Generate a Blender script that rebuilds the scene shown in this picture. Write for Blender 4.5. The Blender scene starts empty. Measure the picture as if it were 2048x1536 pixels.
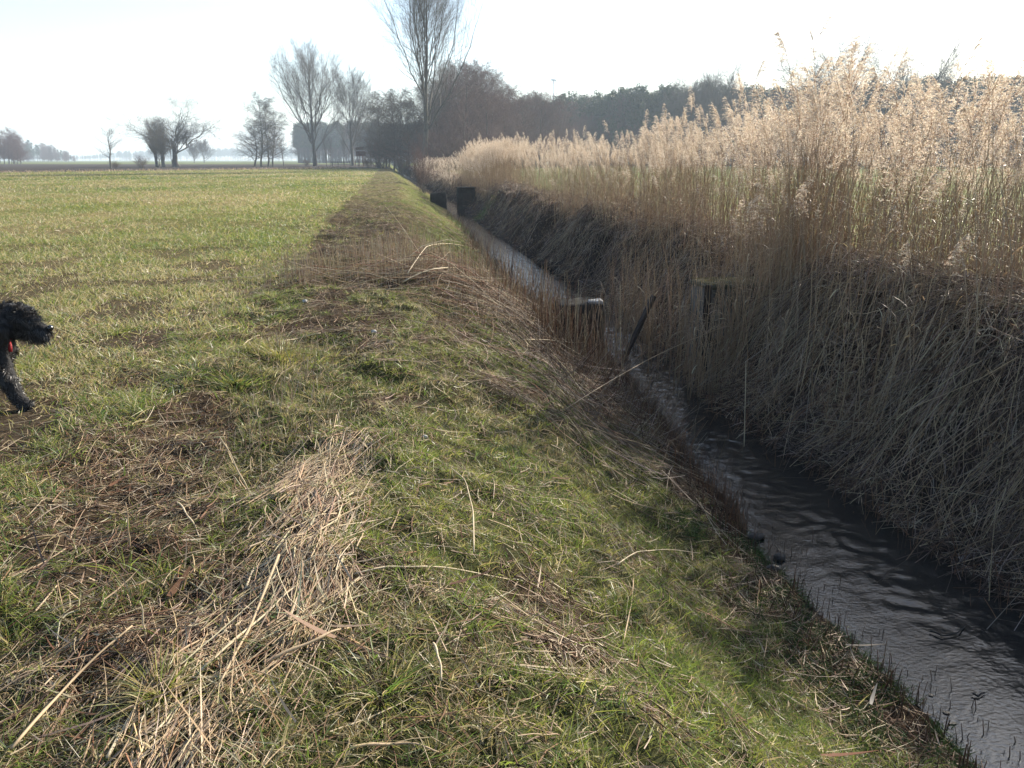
import bpy, bmesh, math, random
import numpy as np
from mathutils import Vector, Matrix, Euler

SC = bpy.context.scene
COL = SC.collection
rad = math.radians
RNG = np.random.default_rng(7)

# ------------------------------------------------------------------ camera
F, HY, CAMH, VPX = 1620.0, 320.0, 1.6, 775.0          # focal length and horizon in a 2048 px wide frame
PITCH = math.atan((768 - HY) / F)
YAW = math.atan((1024 - VPX) / math.hypot(F, 768 - HY))
cam_d = bpy.data.cameras.new('camera')
cam = bpy.data.objects.new('camera', cam_d)
COL.objects.link(cam)
cam_d.sensor_width = 36.0
cam_d.lens = 36.0 * F / 2048.0
cam_d.clip_start = 0.05
cam_d.clip_end = 20000
cam.location = (0, 0, CAMH)
cam.rotation_euler = (math.pi / 2 - PITCH, 0, -YAW)
SC.camera = cam
CP, SP, CY, SY = math.cos(PITCH), math.sin(PITCH), math.cos(YAW), math.sin(YAW)


def ray(x, y):
    a = (x - 1024) / F
    b = (768 - y) / F
    fw, up = CP + b * SP, -SP + b * CP
    return np.array([a * CY + fw * SY, -a * SY + fw * CY, up])


def on_plane(x, y, z):
    d = ray(x, y)
    return np.array([0, 0, CAMH]) + d * ((z - CAMH) / d[2])


def at_dist(x, y, dist):
    """the point seen at (x, y) at a given horizontal distance"""
    d = ray(x, y)
    return np.array([0, 0, CAMH]) + d * (dist / math.hypot(d[0], d[1]))


def proj(P):
    P = np.asarray(P, float)
    X, Y, Z = P[..., 0], P[..., 1], P[..., 2] - CAMH
    r, g = X * CY - Y * SY, X * SY + Y * CY
    fw, up = g * CP - Z * SP, g * SP + Z * CP
    fw_ = np.where(fw > 0.05, fw, 0.05)
    return 1024 + F * r / fw_, 768 - F * up / fw_, fw


def in_view(P, mx=260, my=260):
    x, y, d = proj(P)
    return (d > 0.3) & (x > -mx) & (x < 2048 + mx) & (y > -my) & (y < 1536 + my)


# ------------------------------------------------------------------ noise
def _hash(ix, iy, seed):
    h = (ix * 374761393 + iy * 668265263 + seed * 1442695041) & 0xffffffff
    h = ((h ^ (h >> 13)) * 1274126177) & 0xffffffff
    h = h ^ (h >> 16)
    return (h & 0xffff) / 65535.0


def vnoise(x, y, seed=0):
    x, y = np.asarray(x, float), np.asarray(y, float)
    ix, iy = np.floor(x).astype(np.int64), np.floor(y).astype(np.int64)
    fx, fy = x - ix, y - iy
    fx, fy = fx * fx * (3 - 2 * fx), fy * fy * (3 - 2 * fy)
    a, b = _hash(ix, iy, seed), _hash(ix + 1, iy, seed)
    c, d = _hash(ix, iy + 1, seed), _hash(ix + 1, iy + 1, seed)
    return (a * (1 - fx) + b * fx) * (1 - fy) + (c * (1 - fx) + d * fx) * fy


def fbm(x, y, seed=0, octs=4):
    s, a, t = 0.0, 1.0, 0.0
    for o in range(octs):
        s = s + a * vnoise(x * 2 ** o + 17.3 * o, y * 2 ** o - 9.1 * o, seed + o)
        t += a
        a *= 0.5
    return s / t


def sstep(e0, e1, x):
    t = np.clip((np.asarray(x, float) - e0) / (e1 - e0), 0, 1)
    return t * t * (3 - 2 * t)


# ------------------------------------------------------------------ the lie of the land
WATER = -1.3
V_L = [0, 3, 4.6, 7, 9.6, 11.5, 15, 20, 27, 37, 50, 66, 100, 195, 400]
U_L = [2.85, 2.80, 2.70, 2.86, 3.10, 3.28, 3.1, 2.92, 3.1, 3.2, 3.45, 3.7, 3.15, 2.8, 2.8]
V_R = [0, 4.2, 6, 8.6, 10, 12, 20, 25, 38, 50, 66, 91, 195, 400]
U_R = [4.15, 4.05, 3.93, 3.82, 3.88, 4.15, 4.35, 4.2, 4.12, 4.5, 4.5, 3.95, 3.4, 3.4]


def edge_l(v):
    return np.interp(v, V_L, U_L) + 0.20 * (fbm(v * 1.3, 3.1, 5, 3) - 0.5)


def edge_r(v):
    return np.interp(v, V_R, U_R) + 0.26 * (fbm(v * 1.1, 8.7, 6, 3) - 0.5)


def bump(u, v, u0, v0, ru, rv, h):
    return h * np.exp(-(((u - u0) / ru) ** 2 + ((v - v0) / rv) ** 2))


def height(u, v):
    u, v = np.asarray(u, float), np.asarray(v, float)
    dl, dr = edge_l(v) - u, u - edge_r(v)
    flat = np.interp(v, [0, 3, 4.5, 7, 8.5, 400], [0.3, 0.38, 0.42, 0.2, 0.1, 0.1])
    x = np.clip((dl - flat) / (2.75 - flat), 0, 1.0)
    zl = np.where(dl < flat, WATER + 0.07 * dl / flat, WATER + 0.07 + 1.24 * (1.18 * x - 0.18 * x ** 3.0 - 0.10 * np.sin(x * 2 * math.pi) * (x < 0.5)))
    zl = zl - 0.04 * sstep(3.2, 5.5, dl)
    x = np.clip((dr - 0.12) / 1.35, 0, 1)
    zr = np.where(dr < 0.12, WATER + 0.06 * dr / 0.12, WATER + 0.06 + 1.36 * (0.35 * x + 0.65 * x * x * (3 - 2 * x)))
    zr = zr - 0.13 * sstep(2.2, 5.0, dr)
    bed = WATER - 0.3 * sstep(0, 0.35, -np.maximum(dl, dr)) - 0.004
    z = np.where(dl > 0, zl, np.where(dr > 0, zr, bed))
    # rough ground along the ditch
    bank = sstep(-2.6, -1.4, u) * (1 - sstep(9, 12, u)) * (1 - sstep(80, 120, v))
    dry = sstep(0.0, 0.5, np.maximum(dl, dr))
    z = z + bank * dry * (0.20 * (fbm(u * 0.9, v * 0.9, 11, 3) - 0.5) + 0.15 * (fbm(u * 2.7, v * 2.7, 21, 3) - 0.5)
                          + 0.030 * (vnoise(u * 11, v * 11, 31) - 0.5))
    rb = sstep(0.25, 0.8, dr) * (1 - sstep(2.2, 3.5, dr))
    z = z + rb * (1 - sstep(60, 90, v)) * (0.62 * (fbm(u * 1.2 + 3, v * 0.9, 41, 3) - 0.5) + 0.30 * (fbm(u * 2.6, v * 2.4, 43, 2) - 0.5))
    z = z + bump(u, v, 0.8, 11.3, 0.75, 0.9, 0.14) + bump(u, v, 5.25, 9.1, 0.45, 0.75, 0.22)
    z = z + bump(u, v, -0.35, 2.4, 0.22, 1.5, 0.06) + bump(u, v, 5.0, 22, 0.8, 2.2, 0.3)
    z = z + bump(u, v, -0.15, 6.9, 0.35, 0.5, 0.08) + bump(u, v, 5.3, 6.2, 0.5, 0.8, 0.12)
    z = z + bump(u, v, -1.09, 7.05, 0.28, 0.30, 0.11) + bump(u, v, -1.32, 6.3, 0.24, 0.26, 0.07) + bump(u, v, -0.55, 7.6, 0.5, 0.3, 0.06)
    z = z + bump(u, v, -1.2, 4.1, 0.6, 0.8, -0.07) + bump(u, v, 5.2, 4.3, 0.7, 0.6, 0.14)
    crop = 1 - sstep(-2.6, -1.6, u)
    z = z + crop * (0.05 * (vnoise(u * 0.5, v * 0.5, 51) - 0.5) + 0.035 * (fbm(u * 2.3, v * 2.3, 52, 2) - 0.5)) * (1 - sstep(80, 140, v))
    return z


def on_ground(x, y, off=0.0):
    d = ray(x, y)
    t = np.geomspace(0.5, 900, 6000)
    P = np.array([0, 0, CAMH]) + d * t[:, None]
    below = P[:, 2] < height(P[:, 0], P[:, 1])
    i = int(np.argmax(below)) if below.any() else len(t) - 1
    p = P[i].copy()
    p[2] = height(p[0], p[1]) + off
    return p


def normal(u, v, e=0.06):
    gx = (height(u + e, v) - height(u - e, v)) / (2 * e)
    gy = (height(u, v + e) - height(u, v - e)) / (2 * e)
    n = np.stack([-gx, -gy, np.ones_like(gx)], -1)
    return n / np.linalg.norm(n, axis=-1, keepdims=True)


# ------------------------------------------------------------------ mesh helpers
def nrm(a):
    return a / np.maximum(np.linalg.norm(a, axis=-1, keepdims=True), 1e-9)


class MB:
    """collects geometry and links it as one mesh object"""
    def __init__(self):
        self.V, self.Q, self.T, self.C, self.QM, self.TM, self.n = [], [], [], [], [], [], 0

    def add(self, V, Q=None, T=None, C=(1, 1, 1), m=0):
        V = np.asarray(V, np.float32).reshape(-1, 3)
        if len(V) == 0:
            return
        C = np.asarray(C, np.float32)
        if C.ndim == 1:
            C = np.repeat(C[None, :3], len(V), 0)
        self.V.append(V)
        self.C.append(C[:, :3])
        if Q is not None and len(Q):
            self.Q.append(np.asarray(Q, np.int64).reshape(-1, 4) + self.n)
            self.QM.append(np.full(len(self.Q[-1]), m, np.int32))
        if T is not None and len(T):
            self.T.append(np.asarray(T, np.int64).reshape(-1, 3) + self.n)
            self.TM.append(np.full(len(self.T[-1]), m, np.int32))
        self.n += len(V)

    def mesh(self, name, mats, smooth=True):
        me = bpy.data.meshes.new(name)
        V = np.concatenate(self.V)
        Q = np.concatenate(self.Q) if self.Q else np.zeros((0, 4), np.int64)
        T = np.concatenate(self.T) if self.T else np.zeros((0, 3), np.int64)
        M = np.concatenate((self.QM if self.Q else []) + (self.TM if self.T else []))
        me.vertices.add(len(V))
        me.vertices.foreach_set('co', V.ravel())
        me.loops.add(len(Q) * 4 + len(T) * 3)
        me.loops.foreach_set('vertex_index', np.concatenate([Q.ravel(), T.ravel()]).astype(np.int32))
        me.polygons.add(len(Q) + len(T))
        ls = np.concatenate([np.arange(len(Q)) * 4, len(Q) * 4 + np.arange(len(T)) * 3]).astype(np.int32)
        me.polygons.foreach_set('loop_start', ls)
        me.polygons.foreach_set('material_index', M.astype(np.int32))
        me.polygons.foreach_set('use_smooth', np.full(len(ls), smooth, bool))
        at = me.attributes.new('col', 'FLOAT_COLOR', 'POINT')
        C = np.concatenate(self.C)
        at.data.foreach_set('color', np.concatenate([C, np.ones((len(C), 1), np.float32)], 1).ravel())
        for m in (mats if isinstance(mats, (list, tuple)) else [mats]):
            me.materials.append(m)
        me.update(calc_edges=True)
        return me

    def build(self, name, mats, parent=None, smooth=True, loc=None, **tags):
        return link(name, self.mesh(name, mats, smooth), parent, loc, **tags)


def tag(o, label=None, category=None, kind=None, group=None):
    for k, v in (('label', label), ('category', category), ('kind', kind), ('group', group)):
        if v is not None:
            o[k] = v
    return o


def link(name, me, parent=None, loc=None, **tags):
    o = bpy.data.objects.new(name, me)
    COL.objects.link(o)
    if parent is not None:
        o.parent = parent
    if loc is not None:
        o.location = [float(c) for c in loc]
    return tag(o, **tags)


def empty(name, loc=(0, 0, 0), rz=0.0, **tags):
    o = bpy.data.objects.new(name, None)
    COL.objects.link(o)
    o.empty_display_size = 0.2
    o.location = [float(c) for c in loc]
    o.rotation_euler = (0, 0, rz)
    return tag(o, **tags)


def copy_thing(o, loc=None, rz=None, scale=None):
    c = o.copy()
    COL.objects.link(c)
    for ch in [k for k in list(bpy.data.objects) if False] or list(o.children):
        d = ch.copy()
        COL.objects.link(d)
        d.parent = c
        for g in list(ch.children):
            e = g.copy()
            COL.objects.link(e)
            e.parent = d
    if loc is not None:
        c.location = [float(k) for k in loc]
    if rz is not None:
        c.rotation_euler = (0, 0, rz)
    if scale is not None:
        c.scale = (scale, scale, scale)
    return c


def ribbons(mb, P, D, B, L, W, S, col, seg=3, m=0, blunt=0.0):
    """tapering leaf blades: root P, direction D, bend B, length L, width W, side vector S"""
    N = len(P)
    if N == 0:
        return
    L, W = np.broadcast_to(L, N), np.broadcast_to(W, N)
    t = np.linspace(0, 1, seg + 1)
    C = P[:, None] + D[:, None] * (L[:, None] * t)[..., None] + B[:, None] * (L[:, None] * t ** 2)[..., None]
    w = 0.5 * W[:, None] * (1 - (1 - blunt) * t ** 1.6) * (0.65 + 0.35 * np.minimum(1, t * 4))
    A, Bv = C - S[:, None] * w[..., None], C + S[:, None] * w[..., None]
    n = 2 * seg + 1
    V = np.empty((N, n, 3))
    V[:, 0:2 * seg:2] = A[:, :seg]
    V[:, 1:2 * seg:2] = Bv[:, :seg]
    V[:, -1] = C[:, -1]
    base = (np.arange(N) * n)[:, None]
    Q = [base + np.array([[2 * k, 2 * k + 1, 2 * k + 3, 2 * k + 2]]) for k in range(seg - 1)]
    T = base + np.array([[2 * seg - 2, 2 * seg - 1, 2 * seg]])
    Cc = np.repeat(np.broadcast_to(np.asarray(col, np.float32), (N, 3)), n, 0)
    mb.add(V.reshape(-1, 3), np.concatenate(Q) if Q else None, T, Cc, m)


def tubes(mb, P, R, col, sides=3, m=0, cap=False):
    """N polylines of K points with radii"""
    P = np.asarray(P, float)
    N, K, _ = P.shape
    if N == 0:
        return
    R = np.broadcast_to(R, (N, K))
    T = np.empty_like(P)
    T[:, 1:-1] = P[:, 2:] - P[:, :-2]
    T[:, 0] = P[:, 1] - P[:, 0]
    T[:, -1] = P[:, -1] - P[:, -2]
    T = nrm(T)
    ax = np.abs(T.mean(1))
    ref = np.where((ax[:, 2] > 0.8)[:, None], np.array([[1.0, 0.02, 0]]), np.array([[0, 0.03, 1.0]]))
    A = nrm(np.cross(T, ref[:, None]))
    Bv = np.cross(T, A)
    a = np.arange(sides) / sides * 2 * math.pi
    V = P[:, :, None] + R[:, :, None, None] * (A[:, :, None] * np.cos(a)[:, None] + Bv[:, :, None] * np.sin(a)[:, None])
    base = (np.arange(N) * K * sides)[:, None, None]
    k = np.arange(K - 1)[:, None] * sides
    j = np.arange(sides)[None]
    j2 = (j + 1) % sides
    Q = np.stack([k + j, k + j2, k + j2 + sides, k + j + sides], -1).reshape(1, -1, 4) + base
    col = np.asarray(col, np.float32)
    if col.ndim == 1:
        col = np.broadcast_to(col, (N, 3))
    T3 = None
    if cap and sides == 4:
        e = (K - 1) * sides
        Q = np.concatenate([Q, np.array([[[e, e + 1, e + 2, e + 3], [3, 2, 1, 0]]]) + base], 1)
    elif cap:
        e = (K - 1) * sides
        T3 = (np.concatenate([np.array([[e, e + i, e + i + 1] for i in range(1, sides - 1)]),
                              np.array([[0, i + 1, i] for i in range(1, sides - 1)])])[None] + base).reshape(-1, 3)
    mb.add(V.reshape(-1, 3), Q.reshape(-1, 4), T3, np.repeat(col, K * sides, 0), m)


def polyline(P0, D, L, K, B=None, wander=0.0, rng=RNG):
    N = len(P0)
    t = np.linspace(0, 1, K)
    L = np.broadcast_to(L, N)
    P = P0[:, None] + D[:, None] * (L[:, None] * t)[..., None]
    if B is not None:
        P = P + B[:, None] * (L[:, None] * t ** 2)[..., None]
    if wander:
        w = rng.normal(0, 1, (N, K, 3)).cumsum(1) * wander / math.sqrt(K)
        w -= w[:, :1]
        P = P + w * L[:, None, None]
    return P


def rbox(mb, c0, c1, col, m=0, n=6, rough=0.0, seed=0, bev=0.02):
    """a box with subdivided, slightly rough faces and rounded edges"""
    c0, c1 = np.array(c0, float), np.array(c1, float)
    g = np.linspace(0, 1, n + 1)
    for ax in range(3):
        for s in (0, 1):
            a, b = np.meshgrid(g, g, indexing='ij')
            p = np.zeros((n + 1, n + 1, 3))
            o = [i for i in range(3) if i != ax]
            p[..., o[0]], p[..., o[1]], p[..., ax] = a, b, s
            P = (c0 + p * (c1 - c0)).reshape(-1, 3)
            cen = np.clip(P, c0 + bev, c1 - bev)
            P = cen + nrm(P - cen + 1e-9) * np.minimum(np.linalg.norm(P - cen, axis=1, keepdims=True), bev)
            if rough:
                k = 7.0
                for i in range(3):
                    P[:, i] += rough * (vnoise(P[:, (i + 1) % 3] * k + P[:, i] * 3, P[:, (i + 2) % 3] * k + i * 5, seed) - 0.5) * 2
            i, j = np.meshgrid(np.arange(n), np.arange(n), indexing='ij')
            q = np.stack([i * (n + 1) + j, (i + 1) * (n + 1) + j, (i + 1) * (n + 1) + j + 1, i * (n + 1) + j + 1], -1).reshape(-1, 4)
            flip = (s == 0) ^ (ax == 1)
            mb.add(P, q[:, ::-1] if flip else q, None, col, m)


# ------------------------------------------------------------------ materials
def new_mat(name):
    m = bpy.data.materials.new(name)
    m.use_nodes = True
    nt = m.node_tree
    nt.nodes.clear()
    return m, nt, nt.nodes.new('ShaderNodeOutputMaterial')


def leafy(name, trans=0.45, rough=0.5, spec=0.4, tint=(1, 1, 1), tboost=1.3):
    m, nt, out = new_mat(name)
    at = nt.nodes.new('ShaderNodeAttribute')
    at.attribute_name = 'col'
    mul = nt.nodes.new('ShaderNodeMix')
    mul.data_type = 'RGBA'
    mul.blend_type = 'MULTIPLY'
    mul.inputs['Factor'].default_value = 1
    nt.links.new(at.outputs['Color'], mul.inputs[6])
    mul.inputs[7].default_value = (*tint, 1)
    p = nt.nodes.new('ShaderNodeBsdfPrincipled')
    p.inputs['Roughness'].default_value = rough
    p.inputs['Specular IOR Level'].default_value = spec
    nt.links.new(mul.outputs[2], p.inputs['Base Color'])
    if trans <= 0:
        nt.links.new(p.outputs[0], out.inputs[0])
        return m
    g = nt.nodes.new('ShaderNodeMix')
    g.data_type = 'RGBA'
    g.blend_type = 'MULTIPLY'
    g.inputs['Factor'].default_value = 1
    nt.links.new(mul.outputs[2], g.inputs[6])
    g.inputs[7].default_value = (tboost, tboost, tboost * 0.9, 1)
    t = nt.nodes.new('ShaderNodeBsdfTranslucent')
    nt.links.new(g.outputs[2], t.inputs[0])
    mx = nt.nodes.new('ShaderNodeMixShader')
    mx.inputs[0].default_value = trans
    nt.links.new(p.outputs[0], mx.inputs[1])
    nt.links.new(t.outputs[0], mx.inputs[2])
    nt.links.new(mx.outputs[0], out.inputs[0])
    return m


def noisy(name, c0, c1, scale=8.0, rough=0.9, bump=0.4, dist=0.02, detail=6, use_attr=False, spec=0.3, stretch=(1, 1, 1)):
    """two tones mixed by noise, with a noise bump"""
    m, nt, out = new_mat(name)
    tc = nt.nodes.new('ShaderNodeTexCoord')
    mp = nt.nodes.new('ShaderNodeMapping')
    mp.inputs['Scale'].default_value = stretch
    nt.links.new(tc.outputs['Object'], mp.inputs[0])
    nz = nt.nodes.new('ShaderNodeTexNoise')
    nz.inputs['Scale'].default_value = scale
    nz.inputs['Detail'].default_value = detail
    nz.inputs['Roughness'].default_value = 0.65
    nt.links.new(mp.outputs[0], nz.inputs['Vector'])
    cr = nt.nodes.new('ShaderNodeValToRGB')
    cr.color_ramp.elements[0].position, cr.color_ramp.elements[1].position = 0.35, 0.68
    cr.color_ramp.elements[0].color, cr.color_ramp.elements[1].color = (*c0, 1), (*c1, 1)
    nt.links.new(nz.outputs['Fac'], cr.inputs[0])
    colour = cr.outputs[0]
    if use_attr:
        at = nt.nodes.new('ShaderNodeAttribute')
        at.attribute_name = 'col'
        mul = nt.nodes.new('ShaderNodeMix')
        mul.data_type = 'RGBA'
        mul.blend_type = 'MULTIPLY'
        mul.inputs['Factor'].default_value = 1
        nt.links.new(at.outputs['Color'], mul.inputs[6])
        nt.links.new(cr.outputs[0], mul.inputs[7])
        colour = mul.outputs[2]
    p = nt.nodes.new('ShaderNodeBsdfPrincipled')
    p.inputs['Roughness'].default_value = rough
    p.inputs['Specular IOR Level'].default_value = spec
    nt.links.new(colour, p.inputs['Base Color'])
    if bump:
        b = nt.nodes.new('ShaderNodeBump')
        b.inputs['Strength'].default_value = bump
        b.inputs['Distance'].default_value = dist
        nt.links.new(nz.outputs['Fac'], b.inputs['Height'])
        nt.links.new(b.outputs[0], p.inputs['Normal'])
    nt.links.new(p.outputs[0], out.inputs[0])
    return m


M_GRASS = leafy('grass_blade', 0.48, 0.42, 0.45)
M_STRAW = leafy('dry_straw', 0.15, 0.6, 0.22)
M_REED = leafy('dry_reed_stem', 0.18, 0.5, 0.4)
M_RLEAF = leafy('dry_reed_leaf', 0.40, 0.5, 0.35)
M_PLUME = leafy('reed_plume', 0.62, 0.6, 0.3, tboost=1.4)
M_NEEDLE = leafy('pine_needles', 0.2, 0.55, 0.3)
M_TWIG = leafy('twigs', 0.0, 0.8, 0.25)
M_BARK = noisy('bark', (0.045, 0.038, 0.032), (0.13, 0.115, 0.09), 3.0, 0.92, 0.8, 0.05, stretch=(4, 4, 0.7))
M_GROUND = noisy('soil', (0.45, 0.42, 0.40), (1.35, 1.35, 1.35), 14.0, 1.0, 0.7, 0.03, use_attr=True, spec=0.02)
M_PLOUGH = noisy('ploughed_soil', (0.030, 0.024, 0.021), (0.075, 0.060, 0.050), 0.35, 1.0, 0.6, 0.2, spec=0.02)
M_MEADOW = noisy('meadow_grass', (0.085, 0.10, 0.032), (0.15, 0.165, 0.055), 0.5, 1.0, 0.4, 0.1, spec=0.02)
M_CONC = noisy('weathered_concrete', (0.050, 0.046, 0.040), (0.19, 0.175, 0.15), 5.0, 0.9, 0.6, 0.03)
M_CONCM = noisy('mossy_concrete', (0.035, 0.034, 0.022), (0.13, 0.12, 0.085), 9.0, 1.0, 0.8, 0.03, spec=0.05)
M_CONCD = noisy('dark_wet_concrete', (0.018, 0.018, 0.016), (0.055, 0.052, 0.047), 4.0, 1.0, 0.5, 0.03, spec=0.05)
M_STONE = noisy('broken_pale_stone', (0.20, 0.19, 0.17), (0.45, 0.43, 0.40), 16.0, 0.85, 0.5, 0.02)
M_STONEG = noisy('broken_grey_stone', (0.16, 0.155, 0.145), (0.42, 0.41, 0.39), 16.0, 0.9, 0.6, 0.02)
M_RUST = noisy('rusted_iron', (0.016, 0.012, 0.010), (0.050, 0.032, 0.024), 18.0, 0.75, 0.4, 0.01)
M_WOOD = noisy('dark_wet_wood', (0.018, 0.013, 0.010), (0.060, 0.046, 0.036), 6.0, 0.8, 0.5, 0.01, stretch=(6, 6, 0.6))
M_WOODR = noisy('reddish_boards', (0.07, 0.035, 0.025), (0.14, 0.075, 0.055), 5.0, 0.85, 0.3, 0.01)
M_MUD = noisy('mud', (0.018, 0.015, 0.012), (0.045, 0.037, 0.030), 20.0, 0.6, 0.6, 0.02)
M_WHITE = noisy('pale_grey_paint', (0.26, 0.28, 0.32), (0.34, 0.36, 0.40), 1.0, 0.5, 0.0)

# dry and green tones
TAN = np.array([[0.44, 0.33, 0.20], [0.36, 0.26, 0.155], [0.52, 0.42, 0.28], [0.29, 0.20, 0.125], [0.40, 0.32, 0.23]])
BROWN = np.array([[0.18, 0.095, 0.052], [0.12, 0.068, 0.042], [0.24, 0.130, 0.070], [0.080, 0.050, 0.034]])
GREY = np.array([[0.185, 0.132, 0.102], [0.120, 0.083, 0.062], [0.33, 0.26, 0.215], [0.065, 0.042, 0.031], [0.09, 0.060, 0.045]])
GREEN = np.array([[0.135, 0.185, 0.034], [0.098, 0.152, 0.032], [0.185, 0.210, 0.045], [0.230, 0.220, 0.055], [0.075, 0.13, 0.040]])
DRYG = np.array([[0.33, 0.275, 0.13], [0.39, 0.325, 0.19], [0.26, 0.20, 0.095], [0.45, 0.39, 0.26]])


def pick(tab, n, rng=RNG, jit=0.14):
    c = tab[rng.integers(0, len(tab), n)]
    return np.clip(c * (1 + rng.normal(0, jit, (n, 1))) * (1 + rng.normal(0, 0.04, (n, 3))), 0.005, 0.9)


def unit_h(n, rng=RNG):
    a = rng.uniform(0, 2 * math.pi, n)
    return np.stack([np.cos(a), np.sin(a), np.zeros(n)], -1)
# ------------------------------------------------------------------ light, sky, haze
SUN_AZ, SUN_EL = rad(51), rad(28)
w = bpy.data.worlds.new('World')
SC.world = w
w.use_nodes = True
nt = w.node_tree
bg = nt.nodes['Background']
sky = nt.nodes.new('ShaderNodeTexSky')
sky.sky_type = 'NISHITA'
sky.sun_disc = False
sky.sun_elevation = SUN_EL
sky.sun_rotation = SUN_AZ
sky.air_density = 1.0
sky.dust_density = 0.9
sky.ozone_density = 1.2
nt.links.new(sky.outputs[0], bg.inputs[0])
bg.inputs[1].default_value = 0.098
sd = bpy.data.lights.new('sun', 'SUN')
sd.energy = 5.0
sd.angle = rad(0.55)
sd.color = (1.0, 0.915, 0.78)
so = bpy.data.objects.new('sun', sd)
COL.objects.link(so)
sdir = Vector((math.sin(SUN_AZ) * math.cos(SUN_EL), math.cos(SUN_AZ) * math.cos(SUN_EL), math.sin(SUN_EL)))
so.rotation_euler = sdir.to_track_quat('Z', 'Y').to_euler()
so.location = (20, 20, 60)

vs = SC.view_settings
vs.view_transform = 'Standard'
vs.look = 'None'
vs.gamma = 1
vs.exposure = 1.38
SC.cycles.use_denoising = True
SC.cycles.denoising_prefilter = 'ACCURATE'
SC.cycles.max_bounces = 6
SC.cycles.diffuse_bounces = 3
SC.cycles.transmission_bounces = 4
SC.cycles.glossy_bounces = 3
SC.cycles.volume_bounces = 1
SC.cycles.sample_clamp_indirect = 8

m, nt, out = new_mat('haze_air')
pv = nt.nodes.new('ShaderNodeVolumePrincipled')
pv.inputs['Color'].default_value = (0.72, 0.85, 1.0, 1)
pv.inputs['Density'].default_value = 0.00043
pv.inputs['Anisotropy'].default_value = 0.2
nt.links.new(pv.outputs[0], out.inputs['Volume'])
mb = MB()
hx0, hx1, hy0, hy1, hz0, hz1 = -3600, 3600, -3600, 3600, -4.0, 98.0
V = [(x, y, z) for x in (hx0, hx1) for y in (hy0, hy1) for z in (hz0, hz1)]
mb.add(V, [(0, 1, 3, 2), (4, 6, 7, 5), (0, 4, 5, 1), (2, 3, 7, 6), (0, 2, 6, 4), (1, 5, 7, 3)])
mb.build('haze', m, smooth=False, label='thin pale bluish winter haze lying over fields and far woods', category='haze', kind='stuff')

# ------------------------------------------------------------------ the ground
def crop_end(u):
    return np.maximum(60.0, 187 + 1.32 * np.asarray(u, float))


def grid_lines():
    U = np.concatenate([-np.geomspace(3000, 60, 40)[:-1], np.linspace(-60, -12, 60)[:-1], np.linspace(-12, -4, 50)[:-1],
                        np.linspace(-4, 8.5, 251)[:-1], np.linspace(8.5, 30, 44)[:-1], np.geomspace(30, 3000, 46)])
    Vv = np.concatenate([np.linspace(-400, -30, 12)[:-1], np.linspace(-30, 0.5, 20)[:-1], np.linspace(0.5, 14, 271)[:-1],
                         np.linspace(14, 40, 180)[:-1], np.linspace(40, 130, 150)[:-1], np.geomspace(130, 3200, 90)])
    return U, Vv


def swath_line(v):
    return np.interp(v, [1.4, 2, 2.8, 4.2, 5], [-0.64, -0.58, -0.45, -0.40, -0.38]) + 0.16 * (fbm(v * 1.3, 4.4, 171, 2) - 0.5)


def green_cover(u, v):
    """how much green grass grows here (0..1)"""
    dl = edge_l(v) - u
    n = fbm(u * 1.5 + 4, v * 1.1, 61, 4)
    slope = sstep(0.45, 0.8, dl) * (1 - sstep(2.3, 3.6, dl))
    g = sstep(0.42, 0.60, n + 0.13 * slope + 0.02)
    straw = np.exp(-((u - swath_line(v)) / 0.14) ** 2) * (0.45 + 0.6 * sstep(0.3, 0.6, vnoise(u * 4, v * 2.2, 172))) * (1 - sstep(4.2, 5.2, v))
    g = g * (1 - 0.92 * straw)
    brown = np.clip(bump(u, v, -0.95, 3.6, 0.3, 0.55, 0.7) + bump(u, v, -1.15, 2.3, 0.35, 0.5, 0.6) + bump(u, v, 1.0, 6.6, 0.55, 0.55, 1.0)
                    + bump(u, v, 0.0, 8.0, 0.5, 0.35, 0.8) + bump(u, v, 0.9, 11.2, 1.1, 1.2, 1.0) + bump(u, v, 2.3, 9.0, 0.55, 1.3, 0.8)
                    + bump(u, v, -0.6, 19, 0.8, 2.0, 0.9) + bump(u, v, 2.6, 5.8, 0.25, 1.2, 0.9) + bump(u, v, 0.6, 3.1, 0.16, 0.22, 0.8)
                    + bump(u, v, -0.2, 27, 0.7, 3.0, 0.7), 0, 1)
    g = g * (1 - brown) * (1 - 0.62 * sstep(11, 17, v) * (1 - sstep(0.4, 1.4, u)) * sstep(0.25, 0.5, fbm(u * 1.4, v * 0.35, 64, 3)))
    return np.clip(g, 0.10, 1) * sstep(0.25, 0.5, dl)


GU, GV = grid_lines()
uu, vv = np.meshgrid(GU, GV, indexing='ij')
zz = height(uu, vv)
nu, nv = uu.shape
gi, gj = np.meshgrid(np.arange(nu - 1), np.arange(nv - 1), indexing='ij')
quads = np.stack([gi * nv + gj, (gi + 1) * nv + gj, (gi + 1) * nv + gj + 1, gi * nv + gj + 1], -1).reshape(-1, 4)
GP = np.stack([uu, vv, zz], -1).reshape(-1, 3)
cu, cv = 0.25 * sum(GP[quads[:, k], 0] for k in range(4)), 0.25 * sum(GP[quads[:, k], 1] for k in range(4))
left_side = cu < np.where(cv < 40, -1.9, -1.9)
cel = crop_end(cu)
far1 = 330 + 0.25 * np.abs(cu)
zone = np.where(cu > 8.5, 3, np.where(left_side, np.where(cv < cel, 1, np.where(cv < far1, 2, 4)), np.where(cv < 235, 0, 4)))
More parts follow.
